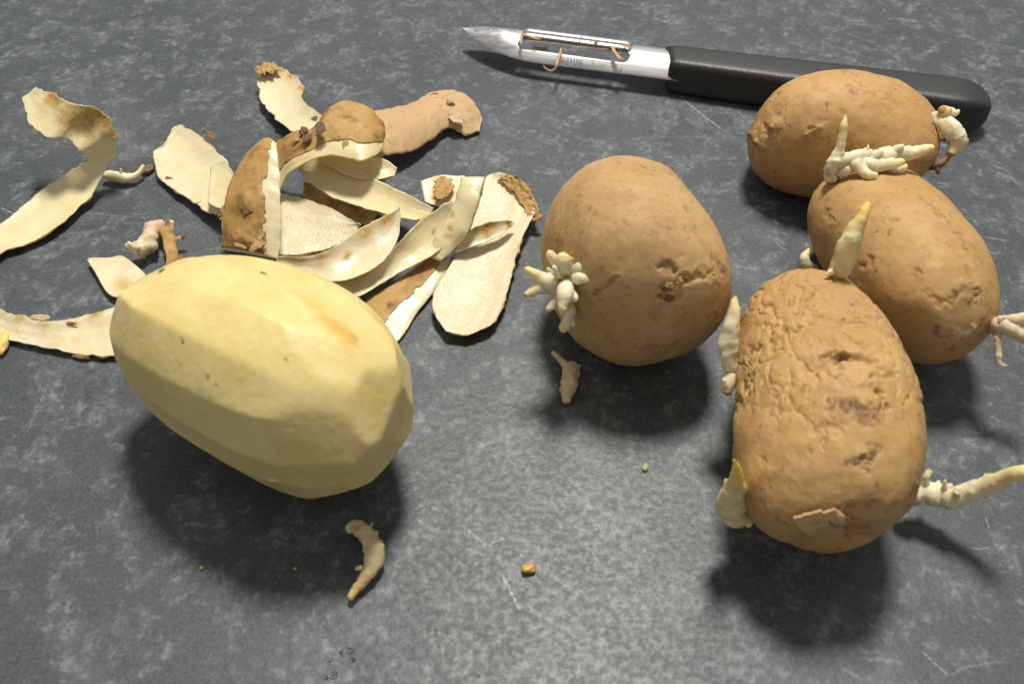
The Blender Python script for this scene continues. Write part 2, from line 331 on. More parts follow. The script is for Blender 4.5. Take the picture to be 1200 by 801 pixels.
# peels: label, side up, thickness mm, bulge mm, skin span, ragged mm, rows of (left edge, right edge) mm, stains
PEELS = [
 ('curl', 'long peel strip with a raised curled end, lying beyond the broken white sprout', 'flesh',1.3,-1.0,(0,1),0.8,-1,
  [((-157.1,30.5,2.0),(-152.6,18.5,1.5)),((-150.7,43.0,2.0),(-146.6,31.4,1.5)),((-146.1,52.1,2.5),(-138.5,37.5,1.5)),((-140.0,60.3,4.0),(-131.5,46.0,2.0)),((-132.9,64.0,7.0),(-126.8,58.3,3.0)),((-127.8,64.3,10.0),(-121.7,67.3,9.0)),((-128.2,61.8,15.0),(-119.0,68.4,17.0)),((-131.0,63.6,18.0),(-121.5,70.6,23.0)),((-135.7,61.6,20.0),(-127.3,68.8,26.0)),((-141.9,66.0,22.0),(-135.5,73.5,27.0)),((-146.8,75.8,24.0),(-142.9,77.7,26.0))],
  [(0.7,0.8,9,0.75),(0.8,0.7,6,0.6),(0.88,1.0,4,0.8),(0.62,0.9,5,0.5)]),
 ('leaf', 'broad flesh-up peel with a ragged brown rim, left of the skin-up arched peel', 'flesh',1.3,-1.5,(0,1),0.7,1,
  [((-112.3,81.5,3.0),(-111.1,90.3,4.0)),((-114.1,77.9,3.0),(-106.9,89.8,5.0)),((-109.6,66.8,2.5),(-96.7,80.1,6.0)),((-100.1,57.5,3.0),(-87.0,66.5,7.0)),((-91.3,49.1,4.0),(-81.7,52.5,9.0)),((-85.6,45.2,5.0),(-79.6,45.4,9.0))],
  [(0.98,0.2,3,0.8),(0.1,0.3,3,0.35)]),
 ('inner', 'small smooth flesh scrap lying across the end of the ragged broad peel', 'flesh',1.0,-0.4,(0,1),0.4,1,
  [((-89.8,49.4,7.0),(-91.8,63.7,8.5)),((-86.8,46.5,7.5),(-88.7,64.9,9.5)),((-83.2,44.5,8.5),(-84.4,60.3,10.5)),((-81.1,44.8,9.5),(-81.4,53.1,11.0))],
  [(0.95,0.9,2,0.5)]),
 ('topflap', 'small flesh-up peel with a browned ragged tip, sticking out behind the pile', 'flesh',1.2,-1.2,(0,1),0.9,1,
  [((-88.4,120.5,6.0),(-82.5,123.7,7.0)),((-86.7,113.6,5.0),(-77.0,118.9,7.0)),((-84.7,105.9,4.0),(-70.4,110.0,7.0)),((-78.5,96.5,4.0),(-70.0,101.9,7.0)),((-70.9,87.0,5.0),(-63.3,93.1,8.0)),((-64.9,79.2,6.0),(-56.3,83.2,9.0))],
  [(0.02,0.4,4,0.9),(0.25,1.0,3,0.8),(0.42,1.0,2.5,0.8),(0.12,0.9,3,0.6)]),
 ('skinright', 'tan skin-up peel arching at the back right of the pile', 'skin',1.5,3.2,(0.0,1.0),0.8,1,
  [((-45.5,65.6,9.0),(-48.6,93.1,8.0)),((-38.5,71.7,7.0),(-40.6,96.5,7.0)),((-32.3,76.5,5.0),(-34.0,100.9,6.0)),((-26.2,84.5,3.5),(-27.8,108.9,5.0)),((-20.7,92.2,3.0),(-20.4,111.2,4.5)),((-15.1,90.0,1.5),(-13.9,108.4,3.0)),((-10.7,92.4,1.5),(-10.0,98.9,2.0))],
  []),
 ('arch', 'skin-up peel with a dark cluster of eyes, arching over the crescent peels', 'skin',2.4,0.9,(0.27,1.0),0.6,1,
  [((-70.1,49.0,6.0),(-72.5,70.1,12.0)),((-68.5,55.3,9.0),(-69.7,69.0,15.0)),((-64.9,56.2,13.0),(-65.2,68.3,18.0)),((-59.6,57.2,16.0),(-59.0,68.0,20.0)),((-53.6,58.3,17.0),(-55.8,73.0,22.0)),((-47.8,56.8,17.5),(-50.6,78.8,22.0)),((-42.8,56.2,17.0),(-44.0,77.1,21.0)),((-39.0,63.5,15.0),(-39.7,74.8,18.0)),((-39.1,71.7,14.0),(-39.0,74.7,15.0))],
  []),
 ('panel', 'upright skin-up peel with a white cut edge, between broad peel and wet slice', 'skin',2.2,2.6,(0.02,0.8),0.5,-1,
  [((-83.1,31.9,4.0),(-65.5,26.5,5.0)),((-83.1,36.5,7.0),(-65.2,31.0,8.0)),((-82.7,42.3,11.0),(-65.3,36.2,12.0)),((-81.6,50.1,14.0),(-65.7,42.6,16.0)),((-78.4,57.5,17.0),(-66.3,48.4,19.0)),((-74.6,61.8,19.0),(-67.2,52.9,21.0)),((-71.8,62.9,20.0),(-68.4,58.6,21.0))],
  []),
 ('crescent', 'short pale crescent peel tucked under the arched skin-up peel', 'flesh',1.3,-1.4,(0,1),0.25,1,
  [((-58.7,63.8,11.0),(-58.0,64.5,13.0)),((-53.3,60.5,10.0),(-51.3,64.8,14.0)),((-48.0,57.9,9.5),(-43.6,64.5,13.0)),((-40.8,57.3,9.0),(-38.2,64.2,11.0)),((-35.4,59.6,8.5),(-34.6,62.4,9.5))],
  [(0.98,0.5,2,0.5)]),
 ('longcrescent', 'long pale crescent peel running below the short crescent', 'flesh',1.5,-1.8,(0,1),0.3,1,
  [((-64.8,62.7,8.0),(-64.1,64.3,10.0)),((-60.0,57.4,7.0),(-58.2,65.5,11.0)),((-51.9,51.2,6.5),(-47.6,61.8,10.0)),((-42.4,45.9,7.0),(-39.3,55.8,9.5)),((-32.0,41.5,7.5),(-30.4,48.9,10.0)),((-24.5,39.8,8.0),(-22.6,42.7,10.0))],
  []),
 ('darkstrip', 'narrow brown strip half hidden beneath the long crescent peel', 'flesh',1.2,-0.8,(0,1),0.4,1,
  [((-64.1,58.1,1.5),(-63.7,62.2,4.5)),((-57.2,53.3,1.5),(-56.4,58.1,4.5)),((-49.7,48.5,1.5),(-48.2,54.0,4.5)),((-42.4,44.7,1.5),(-39.3,49.3,4.5))],
  [(0.1,0.5,7,0.9),(0.45,0.5,6,0.8),(0.75,0.5,5,0.9)]),
 ('wet', 'wet glistening flesh slice leaning against the white-edged upright peel', 'flesh',1.4,-0.6,(0,1),0.4,1,
  [((-69.0,32.6,2.0),(-73.6,57.7,3.5)),((-63.6,32.0,1.6),(-67.5,56.2,4.0)),((-57.7,33.1,1.6),(-60.8,52.8,4.5)),((-51.3,35.5,2.0),(-53.5,48.7,5.0)),((-46.6,39.2,3.0),(-48.0,44.4,5.0)),((-43.9,42.2,4.0),(-44.7,41.8,5.0))],
  [(0.05,0.9,2.5,0.6)]),
 ('scoop', 'curved flesh-up peel with a brown upper rim and one eye', 'flesh',1.3,-2.2,(0,1),0.35,1,
  [((-65.9,24.1,6.0),(-64.6,24.7,8.0)),((-57.8,18.9,7.0),(-56.9,22.5,10.0)),((-50.1,14.9,8.0),(-49.7,23.4,12.0)),((-42.4,14.9,9.0),(-43.9,28.6,13.0)),((-35.2,20.2,10.0),(-38.8,32.1,14.0)),((-31.6,28.4,11.0),(-33.7,34.9,15.0)),((-31.3,34.7,13.0),(-31.5,37.1,15.0))],
  [(0.45,0.62,1.8,0.9),(0.3,0.98,5,0.55),(0.6,1.0,4,0.6),(0.8,1.0,4,0.65),(0.1,0.9,4,0.5)]),
 ('ribbon', 'long pale yellow strip passing under the folded upright strip', 'flesh',1.3,-1.6,(0,1),0.3,1,
  [((-49.6,11.4,4.0),(-53.2,18.3,6.0)),((-43.3,11.6,4.5),(-44.2,18.3,7.0)),((-37.2,15.3,5.0),(-36.0,20.2,9.0)),((-31.0,20.5,5.5),(-31.1,27.0,11.0)),((-23.7,24.7,7.0),(-25.5,34.0,13.0)),((-17.8,29.2,9.0),(-20.5,37.1,15.0)),((-14.3,33.7,12.0),(-16.8,39.2,16.0))],
  [(0.75,0.55,1.2,0.8)]),
 ('fold', 'folded pale strip standing upright over the end of the long strip', 'flesh',1.2,1.0,(0,1),0.35,-1,
  [((-23.9,26.9,6.0),(-19.9,24.8,6.0)),((-21.9,29.9,9.0),(-14.8,29.6,8.0)),((-19.1,33.7,12.0),(-12.3,30.5,11.0)),((-16.5,38.2,15.0),(-10.4,34.5,15.0)),((-15.1,41.3,18.0),(-9.0,38.3,18.0)),((-14.2,44.4,20.0),(-7.7,44.4,20.0))],
  [(0.38,0.35,1.5,0.9),(0.5,0.15,1.2,0.8),(0.3,0.4,1.5,0.7)]),
 ('nub', 'stubby flesh piece with a shrivelled brown eye behind the folded strip', 'flesh',1.5,-0.5,(0,1),0.4,1,
  [((-25.8,50.2,6.0),(-27.4,57.7,8.0)),((-22.1,48.3,6.0),(-24.1,59.1,8.5)),((-17.5,46.7,7.0),(-20.0,59.3,9.0)),((-13.7,47.4,8.0),(-14.1,58.9,9.0))],
  [(0.45,0.55,2.4,1),(0.3,0.3,2,0.8),(0.6,0.85,1.8,0.7)]),
 ('skinlow', 'brown skin-up peel with a pale cut edge touching the peeled potato', 'skin',1.5,0.8,(0.0,0.62),0.4,-1,
  [((-42.9,10.7,1.5),(-32.5,-2.4,1.2)),((-39.2,14.1,2.0),(-29.4,0.9,1.2)),((-34.8,17.5,2.5),(-26.3,8.3,1.3)),((-29.5,22.4,3.0),(-22.3,15.8,1.6)),((-24.1,28.2,3.5),(-18.3,25.3,2.2)),((-21.4,31.0,3.5),(-17.0,29.2,2.5))],
  []),
 ('tongue', 'big tongue-shaped flesh peel with a shrivelled skin corner, alone at the pile edge', 'flesh',1.6,-1.4,(0,1),0.45,-1,
  [((-17.2,0.6,1.5),(-11.7,-0.6,1.5)),((-20.9,7.4,1.6),(-5.0,3.6,1.6)),((-21.5,14.3,1.8),(-1.9,11.7,1.8)),((-18.2,23.3,2.2),(0.2,23.3,2.2)),((-14.2,34.1,2.6),(2.0,32.0,2.6)),((-10.8,45.6,3.0),(4.5,40.8,3.2)),((-9.0,55.2,3.5),(7.1,48.3,4.0)),((-7.8,62.4,4.0),(4.6,55.4,6.0)),((-3.9,63.2,5.0),(1.3,59.0,7.0))],
  [(0.97,0.8,5,0.95),(0.9,0.95,5,0.95),(0.8,1.0,4,0.9),(0.86,0.8,2.5,0.7),(0.5,1.0,2,0.5)]),
 ('bridge', 'small curled flesh piece with brown patches lying across the tongue-shaped peel', 'flesh',1.1,-1.0,(0,1),0.4,1,
  [((-16.7,27.9,6.0),(-14.4,30.3,8.0)),((-11.5,29.5,6.5),(-11.5,33.8,10.0)),((-6.8,32.1,7.0),(-7.2,36.1,10.5)),((-2.4,35.4,7.0),(-2.9,38.0,9.5)),((1.0,39.5,7.0),(0.0,39.8,8.0))],
  [(0.55,0.75,2.8,1),(0.9,0.5,2.2,0.95),(0.35,0.9,2,0.8)]),
 ('leftstrip', 'flat peel strip running under the left end of the peeled potato', 'flesh',1.3,-1.2,(0,1),0.6,1,
  [((-146.2,2.9,2.0),(-148.7,11.4,4.0)),((-135.2,0.0,1.5),(-136.9,7.6,4.0)),((-127.6,-2.4,1.5),(-129.2,5.1,4.0)),((-119.1,-4.5,1.5),(-121.8,3.2,4.0)),((-110.8,-6.0,1.5),(-113.5,5.7,4.0)),((-102.9,-6.6,1.5),(-105.8,8.9,4.0)),((-96.3,-6.6,1.5),(-99.1,11.4,4.0))],
  [(0.3,1.0,3,0.6),(0.45,1.0,3,0.5),(0.6,0.95,3,0.4),(0.72,0.98,2.5,0.7)]),
 ('shard', 'small kite-shaped flesh offcut with a brown middle beside the peeled potato', 'flesh',1.3,-0.3,(0,1),0.15,1,
  [((-120.9,29.5,1.6),(-120.2,30.0,1.8)),((-117.2,24.6,1.6),(-114.8,30.1,2.0)),((-113.0,18.4,1.6),(-110.8,30.5,2.0)),((-109.7,14.9,1.5),(-103.5,24.2,2.0)),((-106.3,14.6,1.5),(-102.5,22.1,2.0)),((-103.9,17.9,1.5),(-103.3,20.3,1.8))],
  [(0.55,0.4,3,0.6),(0.8,0.35,2.4,0.6),(0.72,0.1,1.5,0.9)]),
 ('sliver', 'thin dried brown skin sliver with hooked ends behind the peeled potato', 'skin',0.5,0.5,(0.0,1.0),0.4,-1,
  [((-97.7,25.4,1.5),(-95.3,25.4,1.5)),((-98.5,30.1,3.0),(-95.0,29.8,2.0)),((-100.3,35.5,4.0),(-96.4,34.4,3.0)),((-101.6,38.8,5.0),(-97.6,37.7,4.0)),((-99.5,40.6,6.0),(-97.9,38.8,5.0)),((-99.2,41.3,7.0),(-98.1,41.5,6.5))],
  []),
 ('scrap', 'tiny curled skin scrap under the flat left peel strip', 'skin',0.5,0.5,(0,1),0.2,1,
  [((-114.6,-5.8,1.0),(-114.5,-4.6,1.0)),((-112.1,-6.7,1.0),(-112.0,-5.3,1.4)),((-109.9,-6.7,1.0),(-109.8,-5.4,1.2))],
  []),
]
# loose sprouts: label, yellowness, chains of (x,y,z,radius) mm
LOOSE_SPROUTS = [
 ('slim white sprout lying beside the long curled peel',0.3,[[(-127.0,67.5,2.6,1.33),(-123.5,66.9,2.8,1.72),(-119.7,66.3,2.6,1.46),(-117.3,67.1,2.6,1.06),(-116.0,68.7,3.0,0.8),(-115.1,70.4,4.0,0.59)],[(-121.2,66.6,4.0,0.53),(-120.6,66.8,5.5,0.26)]]),
 ('stubby pale pinkish broken sprout beside the small kite-shaped offcut',0.6,[[(-103.4,42.9,4.0,1.75),(-103.5,40.1,4.5,2.48),(-104.1,35.7,4.5,3.06),(-105.2,32.5,3.8,2.68),(-106.1,30.5,3.0,1.7)],[(-104.1,38.4,6.0,0.98),(-105.1,39.5,7.0,0.49)],[(-105.5,30.2,4.2,1.21),(-107.7,31.7,4.5,0.97),(-109.8,33.1,4.5,0.61)],[(-105.3,30.2,5.5,0.96),(-107.4,31.5,6.0,0.6),(-108.9,32.5,6.0,0.36)],[(-105.3,30.1,3.0,0.97),(-106.7,29.5,2.6,0.48)]]),
 ('broken sprout with a thin yellow tip below the round potato with the bud cluster',0.4,[[(13.8,-21.7,1.8,0.85),(13.6,-19.6,2.2,1.6),(14.2,-16.2,2.8,2.25),(15.2,-12.3,2.8,2.17),(15.5,-9.8,2.6,1.09)],[(14.7,-12.8,3.4,1.3),(13.1,-10.0,3.4,0.98),(11.6,-7.8,3.2,0.88),(10.6,-6.4,3.0,0.66)],[(16.5,-11.9,3.0,0.65),(17.4,-10.9,3.2,0.33)]]),
 ('curved peeled-off sprout lying in the shadow of the peeled potato',0.15,[[(-36.5,-58.0,2.6,1.14),(-34.4,-57.8,3.0,1.7),(-31.9,-60.3,3.2,2.06),(-30.0,-63.8,3.2,2.22),(-30.1,-67.2,3.0,2.02),(-31.6,-70.2,2.6,1.45),(-33.1,-72.4,2.2,0.99),(-34.0,-74.3,2.0,0.81)],[(-32.1,-68.2,4.0,0.64),(-33.3,-68.6,4.0,0.36)],[(-31.5,-59.0,4.0,0.47),(-30.8,-57.8,4.5,0.19)]]),
]
# growing sprouts: potato, label, chains mm
SPROUTS = [
 ('middle', None,[[(13.1,-6.0,26.4,1.84),(11.1,-9.0,29.1,2.41),(8.8,-9.5,31.3,2.39),(6.4,-9.3,32.8,1.59),(4.3,-9.0,34.4,0.99),(2.8,-8.5,34.9,0.4)],[(9.7,-8.8,29.2,1.81),(6.8,-10.3,30.6,1.79),(4.8,-11.4,30.3,1.19),(3.0,-12.4,30.0,0.6)],[(12.1,-6.0,30.4,1.41),(10.1,-6.8,35.0,1.29),(8.9,-6.1,37.0,1.19),(8.5,-5.5,37.6,0.59)],[(12.9,-6.7,31.1,1.81),(12.0,-8.6,36.1,1.97),(11.7,-8.2,37.9,1.76),(11.9,-7.4,38.5,0.98)],[(12.8,-7.8,31.5,1.8),(15.0,-8.7,34.7,1.58),(16.5,-8.9,35.9,1.38),(17.7,-9.0,35.8,0.79),(17.5,-9.9,35.0,0.39)],[(13.2,-8.4,31.0,1.6),(15.3,-10.9,34.0,1.47),(17.2,-11.9,34.5,1.17),(18.8,-12.4,34.1,0.49)],[(12.6,-9.4,31.4,1.6),(12.1,-14.0,32.6,2.15),(11.9,-16.1,32.0,1.75),(11.5,-17.6,30.7,0.97),(11.7,-18.4,29.3,0.39)],[(13.4,-12.6,31.2,1.38),(14.5,-15.0,31.7,0.88),(14.9,-15.3,31.5,0.49)],[(13.5,-8.8,25.2,1.63),(13.5,-13.0,25.4,1.61),(13.1,-14.8,23.8,1.31),(12.1,-16.2,22.6,1.21),(11.7,-16.8,22.1,0.4)],[(13.7,-14.2,24.4,0.8),(14.5,-15.7,23.0,0.5)],[(11.2,-11.0,28.6,1.4),(9.6,-13.2,27.9,1.1),(8.2,-14.4,26.9,0.6)],[(11.1,-9.6,33.9,1.38),(9.8,-9.9,36.3,0.69),(9.4,-9.5,36.7,0.29)],[(9.3,-8.6,33.4,0.79),(8.3,-8.5,34.9,0.4)]]),
 ('rear', 'cream sprout hanging off the end with a brown dried tip',[[(121.2,63.4,25.9,1.73),(123.3,62.4,27.7,1.96),(123.8,61.4,29.6,1.71),(122.4,61.3,30.8,1.46)],[(122.8,61.8,29.9,1.46),(124.8,61.8,29.9,1.22),(126.3,60.6,30.1,0.97),(127.2,61.1,30.6,0.49)],[(122.7,62.2,26.2,1.97),(123.8,58.9,27.3,2.68),(125.5,56.4,26.4,3.16),(126.7,54.6,24.8,2.67),(125.8,52.8,23.2,1.7),(124.8,51.7,22.2,0.97)],[(122.6,58.2,26.6,1.22),(122.8,56.0,24.7,0.73)]]),
 ('rear', 'brown dried root',[[(125.1,52.8,21.7,0.85),(123.6,51.3,20.4,0.98),(121.9,50.4,19.6,1.22),(119.9,50.5,18.3,0.86),(118.7,50.0,17.8,0.37)],[(122.1,50.6,19.7,0.98),(121.6,49.3,18.6,0.73),(121.9,48.4,17.8,0.29)]]),
 ('right', 'cluster of cream sprouts lying across the end',[[(87.7,35.7,25.4,1.62),(85.2,33.9,29.1,2.05),(84.4,33.1,32.5,2.02),(85.0,34.0,34.6,1.79),(85.5,34.8,36.7,1.34),(85.8,36.3,39.4,1.22),(85.9,37.8,42.1,0.88),(86.4,39.6,43.7,0.35)],[(85.9,33.9,29.1,2.05),(84.2,32.4,29.1,1.81),(83.3,31.9,28.7,1.13)],[(85.3,33.8,33.1,2.02),(88.1,33.5,34.2,2.24),(91.2,34.0,34.6,2.01),(93.5,34.6,35.2,1.57),(94.4,35.1,35.7,0.89)],[(86.5,33.4,30.1,1.58),(87.6,31.5,32.4,1.57),(89.4,32.0,32.8,1.34)],[(89.4,33.0,33.7,1.79),(90.0,30.7,34.4,1.77),(91.0,28.7,33.9,1.66),(92.2,27.1,33.8,1.43),(93.5,27.3,34.0,0.99),(94.1,27.6,34.3,0.44)],[(91.2,33.0,33.7,2.01),(93.1,31.8,34.0,2.0),(95.8,31.5,33.7,2.0),(98.9,31.0,34.7,1.55),(101.1,31.4,34.9,1.11),(102.0,31.2,34.8,0.55)],[(93.5,33.3,34.0,1.79),(96.6,34.1,34.8,2.24),(101.0,35.3,34.5,2.24),(104.6,35.5,34.6,2.02),(107.8,36.1,35.2,1.57),(110.0,36.6,35.7,1.12),(111.1,36.6,35.7,0.45)],[(99.7,35.0,35.5,1.34),(101.1,35.0,36.9,0.89),(102.2,35.3,37.2,0.45)],[(99.2,33.3,31.3,1.58),(101.9,32.3,31.8,1.12),(102.9,32.0,32.8,0.78),(103.3,32.6,33.4,0.34)],[(92.6,34.3,34.9,0.89),(92.9,34.8,36.7,0.45),(92.9,35.5,37.3,0.18)],[(94.9,33.2,35.2,1.34),(95.8,33.3,36.7,0.89),(95.6,34.0,37.3,0.44)]]),
 ('right', 'pinkish sprout forking at the lower end',[[(113.7,-13.8,21.0,1.83),(114.1,-16.4,24.0,2.2),(115.0,-17.9,25.4,2.18),(116.8,-19.5,25.3,2.17),(119.4,-21.3,25.0,1.96),(121.6,-22.6,25.2,1.37)],[(113.9,-16.3,25.4,1.59),(115.7,-17.6,27.0,1.48),(117.7,-18.6,28.7,1.37),(119.9,-18.9,29.9,0.78)],[(113.7,-17.4,23.1,1.0),(113.5,-19.9,22.2,0.9),(113.5,-22.0,20.4,0.8),(113.7,-23.4,19.0,0.7),(114.5,-24.0,18.5,0.6),(115.7,-24.0,18.5,0.3)],[(113.4,-17.3,25.9,0.59),(113.9,-17.0,27.6,0.3)]]),
 ('right', 'short blunt sprout by the shrivelled potato',[[(83.2,20.0,6.0,1.88),(80.2,19.2,9.4,2.08),(79.1,19.8,11.3,1.73),(79.6,21.0,12.4,1.15),(80.5,22.0,13.3,0.46)]]),
 ('wrinkled', 'upright cut sprout with a yellow brown-tipped point',[[(74.3,-11.1,34.2,1.77),(73.9,-12.9,39.2,2.5),(74.2,-12.4,42.4,2.57),(74.6,-11.7,45.7,2.45),(75.5,-10.2,48.4,2.06),(76.5,-9.0,50.8,1.49),(77.4,-7.6,52.1,1.12),(78.0,-6.2,53.3,0.47)],[(73.0,-13.4,40.1,0.96),(71.1,-14.5,39.1,0.67),(70.1,-14.8,38.9,0.29)],[(74.9,-13.4,40.1,0.96),(76.1,-13.5,41.3,0.57),(76.6,-13.0,41.8,0.29)]]),
 ('wrinkled', 'long pale sprout pressed along the left flank',[[(52.1,-26.8,21.1,1.76),(49.8,-30.2,22.1,2.12),(48.6,-32.3,21.6,1.73),(48.4,-33.7,20.3,1.15)],[(50.8,-29.3,21.6,1.94),(49.0,-28.5,25.0,2.3),(48.4,-26.5,28.1,2.29),(48.9,-24.5,31.3,2.09),(49.2,-22.6,34.3,1.51),(49.4,-20.7,36.1,0.95),(49.6,-19.8,36.9,0.47)],[(47.8,-33.2,22.1,0.76),(47.2,-32.7,23.9,0.38)],[(49.0,-34.0,20.1,0.58),(49.6,-34.8,19.3,0.29)]]),
 ('wrinkled', 'tear-shaped cut sprout with a yellow tip on the lower left flank',[[(50.3,-60.9,14.0,2.16),(47.3,-61.7,14.0,2.87),(45.8,-61.3,17.0,3.37),(45.2,-61.3,21.5,2.79),(44.7,-61.8,26.0,2.05),(44.0,-62.9,31.0,1.34),(43.1,-63.6,35.0,0.74),(42.0,-64.3,38.0,0.32)]]),
 ('wrinkled', 'long pale sprout reaching out from the right flank',[[(86.5,-53.0,9.0,2.07),(90.0,-52.6,9.0,2.82),(92.3,-53.1,9.5,2.81),(94.4,-54.1,10.0,2.8),(95.9,-55.4,11.0,2.59),(97.8,-55.4,13.0,2.21),(99.9,-55.8,16.0,2.0),(101.9,-56.4,19.5,1.88),(103.4,-57.3,23.0,1.58),(104.6,-57.8,25.0,1.22),(105.5,-57.9,26.0,0.52)],[(90.6,-52.1,11.0,1.12),(90.3,-51.6,13.0,0.84),(90.8,-50.8,14.0,0.74),(90.9,-50.4,14.5,0.37)],[(93.8,-54.1,12.0,0.93),(93.4,-53.6,14.0,0.55),(93.3,-53.4,15.0,0.22)],[(94.8,-56.7,10.0,0.93),(94.8,-57.7,9.5,0.37)],[(95.1,-55.8,14.0,0.91),(95.6,-55.4,15.0,0.55)],[(96.6,-56.9,11.0,0.92),(97.7,-57.4,10.5,0.46)]]),
]
CRUMBS = [
 ('golden yellow crumb alone on the bare counter', 'yellow',(3.5,-66.8,0.7),1.12,(1.3,1,0.8)),
 ('tiny pale green crumb in front of the round potato', 'green',(31.5,-40.1,0.4),0.81,(1.3,0.8,0.6)),
 ('small grey-brown crumb near the long curled peel', 'brown',(-143.6,62.1,1.0),1.32,(1,1,0.9)),
 ('brown skin crumb at the tip of the broad flesh-up peel', 'brown',(-114.9,72.3,0.9),1.63,(1.3,0.9,0.7)),
 ('minute orange crumb left of the curved sprout', 'yellow',(-67.6,-66.4,0.3),0.41,(1,1,0.8)),
 ('minute orange crumb in the peeled potato shadow', 'yellow',(-47.2,-66.5,0.2),0.37,(1,1,0.8)),
 ('yellow sprout tip poking in under the flat peel strip', 'sprout',(-133.9,-1.5,1.2),1.81,(2.2,0.8,0.8)),
]
SCRATCHES = [  # ends and width in mm, strength
 (59.0,112.9,69.9,95.0,0.46,0.9),
 (53.2,127.9,59.0,112.9,0.30,0.35),
 (-2.2,-67.6,1.6,-76.0,0.55,0.8),
 (-10.6,-56.2,-5.3,-61.0,0.57,0.55),
 (-5.3,-61.0,-1.9,-58.4,0.76,0.45),
 (-9.8,-61.4,-6.4,-63.1,0.94,0.4),
 (-155.9,55.1,-149.4,51.5,0.41,0.8),
 (-129.1,52.3,-105.2,49.9,0.31,0.35),
 (75.2,42.6,79.8,35.5,0.33,0.6),
 (123.5,46.4,146.5,39.6,0.38,0.6),
 (-118.4,-11.7,-118.4,-30.6,0.21,0.45),
 (101.1,-61.4,106.1,-61.6,0.38,0.7),
 (107.6,-53.3,107.4,-56.7,0.29,0.6),
 (-31.4,143.8,-24.8,136.8,0.37,0.3),
 (-49.4,105.8,-37.4,100.8,0.29,0.25),
 (108.5,168.3,114.5,150.9,0.32,0.3),
 (83.8,-85.0,87.5,-89.9,0.52,0.6),
 (87.5,-89.9,100.8,-86.4,0.43,0.35),
 (69.5,-86.4,79.7,-87.3,0.69,0.25),
 (25.4,91.2,30.9,81.0,0.28,0.5),
]
PEELER = dict(loc=(-0.01902,0.14240), yaw=-0.2447, length=0.18184)
